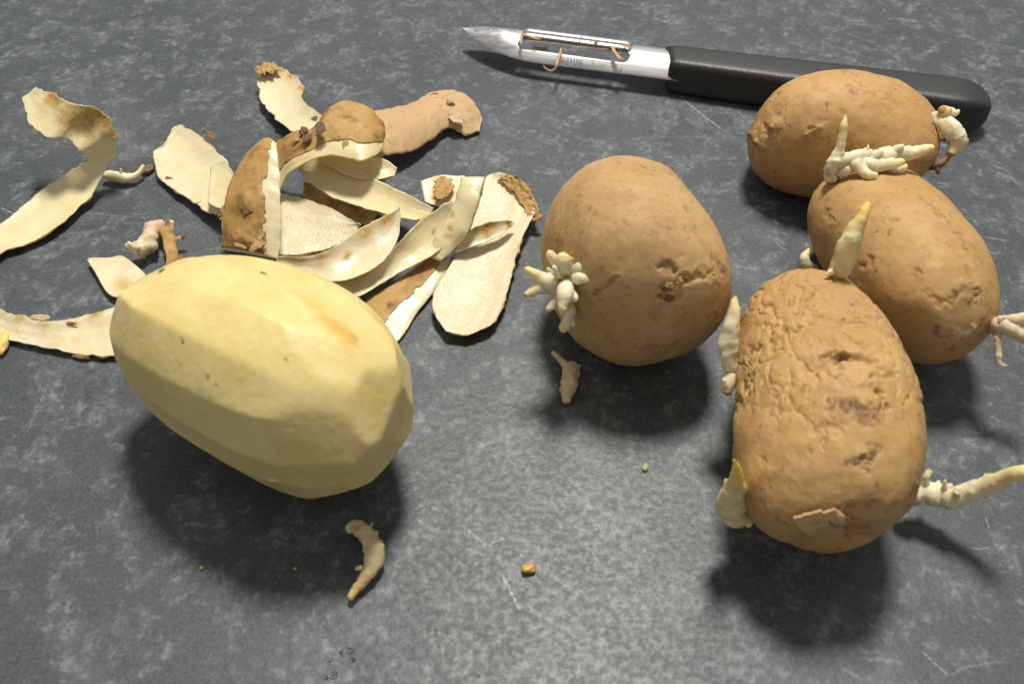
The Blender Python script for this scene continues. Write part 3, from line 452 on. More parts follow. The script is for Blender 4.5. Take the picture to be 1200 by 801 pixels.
# raised chips: parent, name, colour, place mm, half sizes mm, normal, turn
CHIPS = [
 ('panel','eye_scab','darkscab',(-73.9,38.4,14.5),(2.16,1.92,0.72),(0.0,-0.35,0.94),20),
 ('panel','skin_flake','tanscab',(-71.2,28.1,9.0),(2.14,1.19,0.59),(0.0,-0.35,0.94),40),
 ('panel','skin_flake','tanscab',(-75.7,29.3,8.0),(1.91,0.84,0.6),(0.0,-0.35,0.94),-20),
 ('panel','skin_flake','tanscab',(-70.1,30.9,10.0),(1.43,0.72,0.48),(0.0,-0.35,0.94),60),
 ('arch','eye_scab','darkscab',(-56.1,63.3,23.0),(1.5,1.99,0.62),(0.0,-0.35,0.94),-15),
 ('arch','eye_scab','darkscab',(-60.1,62.6,20.5),(1.5,1.0,0.63),(0.0,-0.35,0.94),30),
 ('arch','eye_scab','darkscab',(-58.6,68.4,23.0),(1.01,0.76,0.5),(0.0,-0.35,0.94),0),
 ('arch','skin_flake','tanscab',(-63.9,64.2,18.8),(1.52,0.88,0.63),(0.0,-0.35,0.94),10),
 ('arch','skin_flake','tanscab',(-49.0,60.7,19.5),(0.88,1.5,0.63),(0.0,-0.35,0.94),0),
 ('arch','eye_scab','darkscab',(-61.9,66.0,20.5),(1.26,1.26,0.51),(0.0,-0.35,0.94),50),
 ('skinright','skin_flake','palescab',(-18.4,93.2,6.3),(2.51,1.67,0.84),(0.0,-0.35,0.94),-40),
 ('skinright','eye_scab','darkscab',(-26.3,106.0,6.6),(1.43,0.57,0.43),(0.0,-0.35,0.94),10),
 ('skinright','skin_flake','palescab',(-20.3,100.9,8.0),(1.41,1.41,0.42),(0.0,-0.35,0.94),0),
 ('topflap','skin_flake','brownskin',(-84.9,119.1,7.5),(2.35,1.47,0.59),(0.0,-0.35,0.94),-20),
 ('leaf','skin_flake','tanscab',(-83.1,45.9,6.0),(1.25,1.75,0.5),(0.0,-0.35,0.94),20),
 ('leaf','skin_flake','brownskin',(-96.8,84.2,6.0),(1.64,0.82,0.55),(0.0,-0.35,0.94),-40),
 ('leaf','skin_flake','brownskin',(-105.8,65.6,2.5),(2.12,0.79,0.4),(0.0,-0.35,0.94),-20),
 ('leaf','skin_flake','darkscab',(-93.0,52.2,4.0),(1.28,1.02,0.51),(0.0,-0.35,0.94),0),
 ('leftstrip','skin_flake','palescab',(-125.3,4.8,4.6),(2.26,0.68,0.45),(0.0,-0.35,0.94),-5),
 ('leftstrip','skin_flake','brownskin',(-116.5,2.7,4.6),(1.35,0.45,0.34),(0.0,-0.35,0.94),0),
 ('sliver','hook','tanscab',(-96.2,36.4,4.5),(1.72,0.74,0.49),(0.0,-0.35,0.94),20),
 ('sliver','hook','darkscab',(-94.7,36.9,5.0),(0.74,0.86,0.49),(0.0,-0.35,0.94),20),
 ('sliver','hook','brownskin',(-94.6,30.1,2.0),(0.85,1.22,0.49),(0.0,-0.35,0.94),30),
 ('sliver','hook','brownskin',(-98.4,24.9,2.0),(0.72,1.2,0.48),(0.0,-0.35,0.94),0),
 ('scoop','eye_scab','tanscab',(-45.8,26.4,11.5),(1.17,0.82,0.35),(0.0,-0.35,0.94),-20),
 ('skinlow','eye_scab','darkscab',(-33.9,2.7,2.6),(1.13,0.9,0.45),(0.0,-0.35,0.94),10),
 ('curl','skin_flake','brownskin',(-119.4,67.7,17.5),(0.77,1.53,0.38),(0.0,-0.35,0.94),20),
 ('middle','eye_scab','tanscab',(35.4,-17.1,37.8),(1.33,0.76,0.38),(0.1,-0.9,0.41),20),
 ('middle','eye_scab','tanscab',(37.5,-16.5,38.3),(0.76,0.95,0.38),(0.2,-0.86,0.47),0),
 ('middle','eye_scab','darkscab',(34.3,-17.4,37.4),(0.76,0.95,0.3),(0.05,-0.92,0.38),30),
 ('middle','eye_scab','palescab',(46.8,-16.3,26.6),(0.79,1.19,0.5),(0.59,-0.81,0.05),-10),
 ('middle','eye_scab','tanscab',(46.0,-13.2,36.4),(0.77,1.16,0.39),(0.63,-0.6,0.49),10),
 ('middle','eye_scab','tanscab',(38.1,22.1,40.1),(1.49,0.85,0.64),(0.5,0.42,0.76),20),
 ('middle','eye_scab','darkscab',(35.6,-18.2,34.8),(0.96,0.58,0.29),(0.07,-0.96,0.28),0),
 ('rear','eye_scab','tanscab',(95.6,71.7,36.2),(1.23,0.74,0.74),(0.03,0.3,0.95),10),
 ('rear','stem_scar','tanscab',(72.6,67.4,17.4),(2.04,1.79,1.02),(-0.98,0.07,0.18),10),
 ('rear','eye_scab','tanscab',(85.4,54.5,27.5),(1.93,0.48,0.29),(-0.4,-0.79,0.47),-30),
 ('rear','eye_scab','tanscab',(85.0,55.6,28.8),(1.93,0.48,0.29),(-0.42,-0.74,0.53),15),
 ('right','eye_scab','tanscab',(106.2,-12.8,32.0),(1.38,0.98,0.39),(0.21,-0.56,0.8),-20),
 ('right','eye_scab','palescab',(105.7,-18.8,23.6),(1.19,0.99,0.4),(0.14,-0.96,0.22),-20),
 ('right','eye_scab','darkscab',(105.0,-19.0,22.8),(0.8,0.6,0.4),(0.1,-0.98,0.17),0),
 ('wrinkled','eye_scab','tanscab',(69.9,-53.9,42.2),(0.99,1.49,0.41),(0.04,-0.19,0.98),10),
 ('wrinkled','eye_scab','tanscab',(66.9,-64.8,38.3),(0.64,0.48,0.19),(-0.07,-0.5,0.86),20),
 ('wrinkled','eye_scab','darkscab',(64.9,-64.9,38.0),(0.64,0.81,0.24),(-0.16,-0.5,0.85),20),
 ('wrinkled','eye_scab','darkscab',(68.0,-64.0,38.8),(0.81,0.64,0.24),(-0.01,-0.47,0.88),0),
]
CRUMPLES = [
 ('tongue',[((-4.4,60.3,6.0),(-2.1,60.8,7.5)),((-1.0,56.6,6.0),(1.5,59.4,8.0)),((1.5,53.6,5.5),(4.6,55.7,8.0)),((3.0,50.2,5.0),(7.3,51.4,7.0)),((4.3,46.6,4.5),(8.5,46.1,5.5)),((5.3,44.1,4.0),(7.7,42.7,4.2))]),
 ('nub',[((-23.3,54.9,9.6),(-21.4,57.1,9.8)),((-22.9,52.0,9.4),(-18.5,55.7,9.6)),((-22.5,48.9,9.0),(-17.4,52.4,9.4)),((-21.4,47.5,8.6),(-19.0,48.5,9.0))]),
 ('leaf',[((-85.7,42.9,6.0),(-84.0,46.0,8.5)),((-83.3,42.1,6.0),(-81.5,46.2,9.0)),((-82.0,43.8,6.5),(-79.6,46.4,9.5))]),
 ('topflap',[((-88.3,118.6,7.5),(-86.7,116.5,6.5)),((-86.2,122.1,8.0),(-83.6,117.0,7.5)),((-82.8,123.2,8.0),(-79.8,119.0,7.6))]),
]
FLAP = [(54.7,-69.7,27.9),(59.0,-69.9,30.9),(67.6,-67.8,18.8),(62.2,-68.3,17.6)]
FLAP_SMALL = [(59.3,-70.2,30.5),(61.2,-70.1,31.7),(65.3,-70.6,25.9),(63.5,-70.7,26.3)]
SHREDS = [
 ('orange skin shred curling down from the slot of the peeler blade',[(17.4,130.3,9.0,0.6),(16.5,124.8,10.0,0.53),(15.5,120.2,9.5,0.47),(14.7,118.9,8.0,0.44),(13.2,119.4,7.0,0.44),(11.5,121.8,6.5,0.44),(11.0,123.4,6.5,0.3)]),
 ('orange skin shred caught at the front end of the peeler slot',[(3.6,134.8,12.0,0.9),(6.0,133.3,12.2,1.05),(8.3,131.6,12.2,0.75),(10.1,131.4,12.0,0.3)]),
 ('second orange shred dangling over the slot front corner',[(3.3,133.7,12.0,0.6),(3.0,131.0,11.6,0.6),(3.6,129.8,11.0,0.45)]),
 ('orange shred hooked through the handle end of the peeler slot',[(34.9,126.9,12.0,0.74),(35.0,124.2,12.0,0.73),(36.0,122.3,11.5,0.73),(37.1,120.4,11.0,0.88),(37.9,121.5,10.0,0.59)]),
 ('thin orange thread of skin lying along the peeler cutting edge',[(6.5,129.3,12.6,0.24),(14.8,127.6,12.6,0.21),(23.5,125.4,12.6,0.24),(32.8,123.7,12.6,0.21)]),
 ('pale yellow speck standing on the peeler blade edge',[(23.5,129.7,12.0,0.48),(24.0,130.3,13.0,0.33),(24.3,130.2,14.0,0.15)]),
 ('orange skin speck on the middle of the peeler blade edge',[(29.0,128.1,12.0,0.74),(29.3,128.6,13.0,0.65),(29.3,128.8,13.5,0.3)]),
 ('orange flake stuck near the handle end of the peeler blade',[(38.7,126.9,12.0,0.74),(40.0,125.7,12.4,0.65),(41.5,125.5,12.2,0.29)]),
 ('tiny orange flake on the lower flank of the peeler blade',[(27.6,121.0,10.0,0.53),(27.8,119.8,9.7,0.47),(27.8,119.3,9.4,0.23)]),
 ('brown flake of skin seen inside the peeler slot',[(7.9,136.0,6.0,1.37),(9.7,135.4,6.0,1.52),(12.2,134.8,6.0,1.22)]),
]
DROPLETS = [
 (-34.9,-85.5,0.61),
 (-33.0,-85.0,0.79),
 (-32.4,-86.9,0.61),
 (-37.0,-87.5,0.52),
 (-35.8,-90.1,0.86),
 (-37.2,-90.5,0.60),
 (-6.9,-90.3,0.51),
]

# ------------------------------------------------------------------ the counter
def counter_material():
    t = NT('slate_laminate')
    n = t.N.new('ShaderNodeVectorMath'); n.operation = 'MULTIPLY_ADD'; t.L(t.co, n.inputs[0]); n.inputs[1].default_value = (1, 1, 1)
    wn = t.N.new('ShaderNodeTexNoise'); wn.inputs['Scale'].default_value = 90; wn.inputs['Detail'].default_value = 3; t.L(t.co, wn.inputs['Vector'])
    sc_ = t.N.new('ShaderNodeVectorMath'); sc_.operation = 'SCALE'; t.L(wn.outputs['Color'], sc_.inputs[0]); sc_.inputs['Scale'].default_value = .006
    t.L(sc_.outputs[0], n.inputs[2]); w = n.outputs[0]
    big = t.noise(16, 3, .6, 0, w); mid = t.noise(120, 5, .70, 0, w); fl = t.noise(420, 4, .70, .3, w); fine = t.noise(1300, 3, .7)
    fib = t.noise(420, 3, .6, .6, t.mapped((1, .55, 1), (0, 0, .6), w))
    col = t.mix(t.ramp(big, .3, .7), (.040, .048, .053), (.055, .064, .069))
    col = t.mix(t.ramp(mid, .44, .66, 0, .75), col, (.102, .115, .122))
    f = t.math('MULTIPLY', t.ramp(fl, .50, .64), t.ramp(mid, .44, .60))
    col = t.mix(t.math('MULTIPLY', f, .68), col, (.22, .24, .248))
    g = t.math('MULTIPLY', t.ramp(fib, .59, .70), t.ramp(mid, .36, .55))
    col = t.mix(t.math('MULTIPLY', g, .42), col, (.23, .25, .257))
    col = t.mix(t.ramp(fine, .35, .75, 0, .5), col, (.13, .145, .152))
    col = t.mix(t.ramp(fl, .44, .32, 0, .5), col, (.030, .036, .040))
    st = t.math('MULTIPLY', t.ramp(t.noise(9, 4, .6, .5), .56, .70, 0, .22), t.ramp(fine, .3, .6))
    col = t.mix(st, col, (.30, .32, .32))                              # dried starch film
    # scratches worn into the laminate
    mask = None; sx = t.N.new('ShaderNodeSeparateXYZ'); t.L(t.co, sx.inputs[0])
    wob = t.math('MULTIPLY', t.math('SUBTRACT', t.noise(380, 3), .5), .0022)
    X = t.math('ADD', sx.outputs[0], wob); Y = t.math('SUBTRACT', sx.outputs[1], wob)
    grit = t.ramp(t.noise(1500, 3, .7), .36, .60)
    for (x0, y0, x1, y1, wd, s) in SCRATCHES:
        x0, y0, x1, y1, wd = (v*MM for v in (x0, y0, x1, y1, wd)); ln = math.hypot(x1-x0, y1-y0); ux, uy = (x1-x0)/ln, (y1-y0)/ln
        dx = t.math('SUBTRACT', X, x0); dy = t.math('SUBTRACT', Y, y0)
        al = t.math('ADD', t.math('MULTIPLY', dx, ux), t.math('MULTIPLY', dy, uy)); ac = t.math('ABSOLUTE', t.math('SUBTRACT', t.math('MULTIPLY', dx, uy), t.math('MULTIPLY', dy, ux)))
        over = t.math('ABSOLUTE', t.math('SUBTRACT', al, ln/2))
        m = t.math('MULTIPLY', t.ramp(ac, wd*.75, wd*.15, 0, s), t.ramp(over, ln*.53, ln*.38))
        mask = m if mask is None else t.math('MAXIMUM', mask, m)
    mask = t.math('MULTIPLY', mask, grit)
    col = t.mix(mask, col, (.42, .43, .43))
    h1 = t.noise(1500, 1, .5); h2 = t.noise(620, 2, .6)
    b = t.bump(t.math('ADD', h1, t.math('MULTIPLY', h2, 1.2)), .00022, .16)
    ro = t.ramp(h2, .3, .7, .42, .56)
    return t.out(Base_Color=col, Roughness=ro, Normal=b, Specular_IOR_Level=.4)
bm = bmesh.new()
bmesh.ops.create_grid(bm, x_segments=8, y_segments=8, size=1)
for v in bm.verts: v.co.x *= .75; v.co.y = v.co.y*.55 + .12
r = bmesh.ops.extrude_face_region(bm, geom=bm.faces[:])
for e in r['geom']:
    if isinstance(e, bmesh.types.BMVert): e.co.z -= .038
bmesh.ops.recalc_face_normals(bm, faces=bm.faces[:])
me = bpy.data.meshes.new('countertop'); bm.to_mesh(me); bm.free()
ct = link('countertop', me, counter_material()); ct['kind'] = 'structure'; ct['label'] = 'dark slate grey mottled laminate kitchen counter with scratches'

# ------------------------------------------------------------------ potatoes
def basis(d):
    x, y, z = d.T
    return np.stack([x, y, z, x*y, y*z, z*x, x*x-y*y, 3*z*z-1, x*(x*x-3*y*y), y*(3*x*x-y*y), z*(x*x-y*y), x*y*z, x*(5*z*z-1), y*(5*z*z-1), z*(5*z*z-3), (x*x-y*y)**2-4*x*x*y*y], -1)
def sphere(level):
    bm = bmesh.new(); bmesh.ops.create_icosphere(bm, subdivisions=level, radius=1)
    v = np.array([p.co[:] for p in bm.verts]); f = [[q.index for q in p.verts] for p in bm.faces]; bm.free()
    return unit(v), f
SPH = {}
def seg_dist(P, A, B):
    ab = B-A; t = np.clip(((P-A)@ab)/max(ab@ab, 1e-12), 0, 1); return np.linalg.norm(P-A-t[:, None]*ab, axis=1), t
def potato(key, name, part, mat, label, level=7, extra=None, parent_empty=True):
    fm = POTATO_FORM[key]
    if level not in SPH: SPH[level] = sphere(level)
    d, faces = SPH[level]; seed = sum(map(ord, key))
    ax = np.array(fm['axes'])
    def place(dd, r=None):
        return dd*(1+basis(dd)@np.array(fm['lumps']))[:, None]*ax
    r = np.ones(len(d))
    if extra: r = extra[0](d)
    P = place(d)*r[:, None]; Nn = unit(d/ax)
    disp = extra[1](d, P) if extra else np.zeros(len(d))
    dark = np.zeros(len(d)); yel = np.zeros(len(d))
    for m in MARKS.get(key, []):
        A, B = place(np.array([m[0:3]]))[0], place(np.array([m[3:6]]))[0]; rad, dep, dk, rg = m[6]*MM, m[7]*MM, m[8], m[9]
        near = np.linalg.norm(P-(A+B)/2, axis=1) < np.linalg.norm(A-B)/2 + rad*3.2
        i = np.where(near)[0]; Q = P[i]
        Qw = Q + np.stack([fbm(Q/(rad*1.6), seed+60+c, 3) for c in range(3)], -1)*rad*(.55+.5*(rg > .15))
        wob = fbm(Q/(rad*1.3), seed, 3)*.75*rad + vnoise(Q/(rad*.35), seed+5)*.22*rad*(rg > 0)
        dist, _ = seg_dist(Qw, A, B); dist = np.abs(dist + wob*.5)
        g = np.exp(-(dist/rad)**2*1.3); rim = np.exp(-((dist-1.55*rad)/(rad*.55))**2)
        disp[i] += -dep*.85*g + abs(dep)*.10*rim + rg*g*fbm(Q/(rad*.30), seed+9, 3)*.32*MM*min(1, rad/.0012)
        dark[i] += dk*np.exp(-(dist/rad)**2*.9)*(1+.5*rg*vnoise(Q/(rad*.3), seed+3))
    if key == 'peeled':
        for m in YELLOW_BANDS:
            A, B = place(np.array([m[0:3]]))[0], place(np.array([m[3:6]]))[0]
            dist, _ = seg_dist(P, A, B); yel = np.maximum(yel, m[7]*np.exp(-(np.maximum(0, dist+vnoise(P/.003, 3)*.0008)/(m[6]*MM))**2*1.2))
    P = P + Nn*disp[:, None]
    cz, sz, cy, sy = math.cos(fm['yaw']), math.sin(fm['yaw']), math.cos(fm['tilt']), math.sin(fm['tilt'])
    R = np.array([[cz, -sz, 0], [sz, cz, 0], [0, 0, 1]])@np.array([[cy, 0, sy], [0, 1, 0], [-sy, 0, cy]])
    Wd = P@R.T; Wd[:, 2] -= Wd[:, 2].min()
    Wd[:, 2] = np.where(Wd[:, 2] < .0007, Wd[:, 2]*.15 + .0002, Wd[:, 2] - .0004)     # settles on a small flat
    me = mesh_np(part, Wd, faces, {'dark': np.clip(dark*(1.7 if key == 'peeled' else 1), -1, 1), 'yellow': yel})
    loc = (*fm['loc'], 0)
    if parent_empty:
        root = empty(name, loc); o = link(part, me, mat, root)
    else:
        root = o = link(name, me, mat); o.location = loc
    tag(root, label, 'potato', None)
    return root, Wd + np.array(loc), Wd
def lumpy(amp, fr, seed):
    return lambda d, P: fbm(P/fr, seed, 4)*amp + fbm(P/.0016, seed+4, 2)*.00003
one = lambda d: np.ones(len(d))
def facets(d):
    k = 150.; acc = 0
    # long strokes of the peeler: middle angle, half width, tilt of the stroke's own axis (degrees)
    strokes = [(8, 15, -8, 5), (36, 14.5, 6, -5), (62, 13, -7, 4), (86, 12.5, 8, 6), (110, 13, -6, -7), (134, 13, 7, 4), (159, 13.5, -8, 6), (186, 15, 6, -4), (215, 16, -5, 4), (246, 17, 6, 5), (280, 18, -6, -6), (315, 18, 7, 3), (341, 14, -4, 5)]
    for m, h, ta, tb in strokes:
        a = np.array([1, math.tan(math.radians(ta)), math.tan(math.radians(tb))]); a /= np.linalg.norm(a)
        n = np.array([0, math.cos(math.radians(m)), math.sin(math.radians(m))]); n = n - a*(n@a); n /= np.linalg.norm(n)
        al = d@a; rho = np.sqrt(np.maximum(1-al*al, 1e-6)); co = (d@n)/rho
        pl = math.cos(math.radians(h))/np.maximum(co, .12)
        pl = np.where(co > .12, 1+(pl-1)*sstep(.05, .75, rho), 6)
        acc = acc + np.exp(-k*pl)
    for (nx, ny, nz, o) in [(1, .06, .05, .935), (-1, -.05, .05, .945), (.88, .05, -.47, .955), (.75, .5, -.4, .962), (.75, -.4, -.55, .962), (-.88, .05, -.47, .955), (.6, .1, -.8, .965), (.93, -.05, .36, .945), (.86, .48, .15, .955), (.74, -.52, .40, .955), (.97, -.22, -.15, .94), (.66, -.12, .74, .965), (.60, .35, .72, .972), (-.92, -.25, .30, .955), (-.80, .1, .60, .962), (-.95, .15, -.2, .95), (.72, -.68, -.10, .955), (-.7, .62, .35, .965), (-.66, -.60, .45, .968), (.62, -.72, .30, .97)]:
        n = np.array([nx, ny, nz]); n /= np.linalg.norm(n); dn = d@n
        acc = acc + np.where(dn > .2, np.exp(-k*o/np.maximum(dn, .2)), 0)
    return (-np.log(acc)/k)*1.026
def wrinkles(d, P):
    x = d[:, 0]; q = P + np.stack([fbm(P/.006, 40+i, 3) for i in range(3)], -1)*.0024
    m = sstep(-.45, -.05, x + .18*vnoise(P/.009, 7))*sstep(-.5, 0, d[:, 2])
    s1 = np.stack([q[:, 0]/.0120, q[:, 1]/.0066, q[:, 2]/.0066], -1); s2 = np.stack([q[:, 0]/.0036, q[:, 1]/.0026, q[:, 2]/.0026], -1)
    e1, e2 = cells(s1, 3), cells(s2, 8)
    puff = np.minimum(e1, .5)
    w1 = -np.exp(-(e1/.085)**2)*.00042*np.clip(.65+.8*vnoise(P/.006, 11), 0, 1) + puff*.0006
    w2 = -np.exp(-(e2/.12)**2)*.00013*(.6+.6*vnoise(P/.004, 12))
    st = np.stack([q[:, 0]/.004, q[:, 1]/.00135, q[:, 2]/.00135], -1)
    return fbm(P/.011, 5, 3)*.0006 + m*(w1+w2+vnoise(st, 21)*.00006) + (1-m)*vnoise(st, 22)*.00005 + fbm(P/.0016, 6, 2)*.00003

pot = {}
pot['middle'] = potato('middle', 'potato', 'skin', M_SKIN, 'plump smooth round unpeeled potato with a cluster of stubby cream buds', 7, (one, lumpy(.0004, .012, 3)))
pot['rear'] = potato('rear', 'potato', 'skin', M_SKINS['rear'], 'oblong unpeeled potato lying against the black peeler handle', 7, (one, lumpy(.0004, .012, 13)))
pot['right'] = potato('right', 'potato', 'skin', M_SKINS['right'], 'smooth unpeeled potato between the shrivelled potato and the one by the peeler', 7, (one, lumpy(.0004, .012, 23)))
pot['wrinkled'] = potato('wrinkled', 'potato', 'skin', M_SKINS['wrinkled'], 'shrivelled wrinkled unpeeled potato with dented eyes and a lifted skin flap', 8, (one, wrinkles))
pot['peeled'] = potato('peeled', 'peeled_potato', 'peeled_potato', M_PEELED, 'fully peeled yellow potato with knife-flat facets and dark specks', 8, (facets, lumpy(.00006, .006, 33)), False)

# ------------------------------------------------------------------ sprouts
def tube(chain, seed, seg=14, sub=7, flat=1., rough=1.):
    ch = np.array(chain, float)*MM; n = max(10, (len(ch)-1)*sub+1); S = catmull(ch, n); P, r = S[:, :3], np.maximum(S[:, 3]*.92, .00008)
    T = unit(np.gradient(P, axis=0)); up = np.array([.3, .2, 1.]); U = unit(up - (T@up)[:, None]*T)
    for i in range(1, n):
        u = U[i-1] - (U[i-1]@T[i])*T[i]; U[i] = u/max(np.linalg.norm(u), 1e-9)
    V = np.cross(T, U); a = np.linspace(0, 2*math.pi, seg, endpoint=False)
    ring = P[:, None, :] + r[:, None, None]*(np.cos(a)[None, :, None]*U[:, None, :]*flat + np.sin(a)[None, :, None]*V[:, None, :])
    v = ring.reshape(-1, 3); rr = np.repeat(r, seg)
    cen = np.repeat(P, seg, 0); dirn = unit(v-cen)
    v = v + dirn*(fbm(v/.0022, seed, 3)*.15*rr*rough + fbm(v/.0009, seed+3, 2)*.05*rr*rough + np.maximum(0, vnoise(v/.0012, seed+8)-.5)*.9*rr)[:, None]
    tip = np.repeat(np.linspace(0, 1, n), seg)
    f = []
    for i in range(n-1):
        for j in range(seg):
            k = (j+1) % seg; f.append((i*seg+j, i*seg+k, (i+1)*seg+k, (i+1)*seg+j))
    v = np.vstack([v, P[0]-T[0]*r[0]*.5, P[-1]+T[-1]*r[-1]*.7]); tip = np.append(tip, [0, 1]); c0, c1 = len(v)-2, len(v)-1
    for j in range(seg):
        k = (j+1) % seg; f.append((c0, k, j)); f.append((c1, (n-1)*seg+j, (n-1)*seg+k))
    return v, f, tip
def grow(key, label, chains, root, rootloc, mat, name='sprout'):
    first = None
    for i, ch in enumerate(chains):
        v, f, tip = tube(ch, 7*i+len(chains)*13+len(label or ''))
        if i: tip = tip*.75 if len(ch) < 4 else tip
        v = v - np.array(rootloc); v[:, 2] = np.maximum(v[:, 2], .0002)
        o = link(name if i == 0 else 'bud', mesh_np(name, v, f, {'tip': tip}), mat, root if i == 0 else first)
        if i == 0:
            first = o
            if label: o['label'] = label
    return first
for i, (key, label, chains) in enumerate(SPROUTS):
    root = pot[key][0]; m = M_SPROUT; nm = 'sprout'
    if 'dried root' in (label or ''): m = M_ROOT; nm = 'dried_root'
    elif 'yellow' in (label or ''): m = M_SPROUTY
    elif 'pinkish' in (label or ''): m = M_SPROUTP
    grow(key, label or 'cluster of stubby cream buds', chains, root, tuple(root.location), m, nm)

# lifted flap of skin on the shrivelled potato
def surface_at(key, d0):
    w = pot[key][2]; fm = POTATO_FORM[key]; d, _ = SPH[8]; i = int(np.argmax(d@unit(np.array(d0)))); return w[i], i
def flap(key, corners, lift, thick):
    w = pot[key][2]; root = pot[key][0]
    n = 9; pts = np.array(corners)
    G = np.zeros((n, n, 3))
    for i in range(n):
        for j in range(n):
            s, t = i/(n-1), j/(n-1)
            q = (pts[0]*(1-s)+pts[1]*s)*(1-t) + (pts[3]*(1-s)+pts[2]*s)*t
            k = int(np.argmin(((w-q)**2).sum(1))); nr = unit(w[k]-np.array([0, 0, .02]))
            G[i, j] = w[k] + nr*(.0005 + lift*(1-.75*t) + .0001*math.sin(9*s+4*t))
    nr = unit(G[n//2, n//2]-np.array([0, 0, .02]))
    v = np.vstack([G.reshape(-1, 3), G.reshape(-1, 3)-nr*thick]); f = []; N = n*n
    for i in range(n-1):
        for j in range(n-1):
            a, b, c, e = i*n+j, (i+1)*n+j, (i+1)*n+j+1, i*n+j+1
            f += [(a, b, c, e), (N+a, N+e, N+c, N+b)]
    for i in range(n-1):
        for a, b in ((i*n, (i+1)*n), ((i+1)*n+n-1, i*n+n-1), (i+1, i), ((n-1)*n+i, (n-1)*n+i+1)):
            f.append((b, a, N+a, N+b))
    o = link('skin_flap', mesh_np('skin_flap', v, f, {'dark': np.zeros(len(v))}, False), M_FLAP, root)
    return o

# loose sprouts
for i, (label, yel, chains) in enumerate(LOOSE_SPROUTS):
    c = np.mean([p[:2] for p in chains[0]], 0)*MM; loc = (c[0], c[1], 0)
    root = empty('broken_sprout', loc); tag(root, label, 'sprout')
    m = [M_SPROUT, M_SPROUTP, M_SPROUTB, M_SPROUTB][i]
    for k, ch in enumerate(chains):
        v, f, tip = tube(ch, 50+i*9+k, rough=(1.2, 2.4, 2.0, 1.3)[i]); v = v - np.array(loc)
        v[:, 2] = np.maximum(v[:, 2], .0001)
        link('stem' if k == 0 else 'bud', mesh_np('stem', v, f, {'tip': tip*(.9 if k or i in (0, 3) else .5)}), m, root)

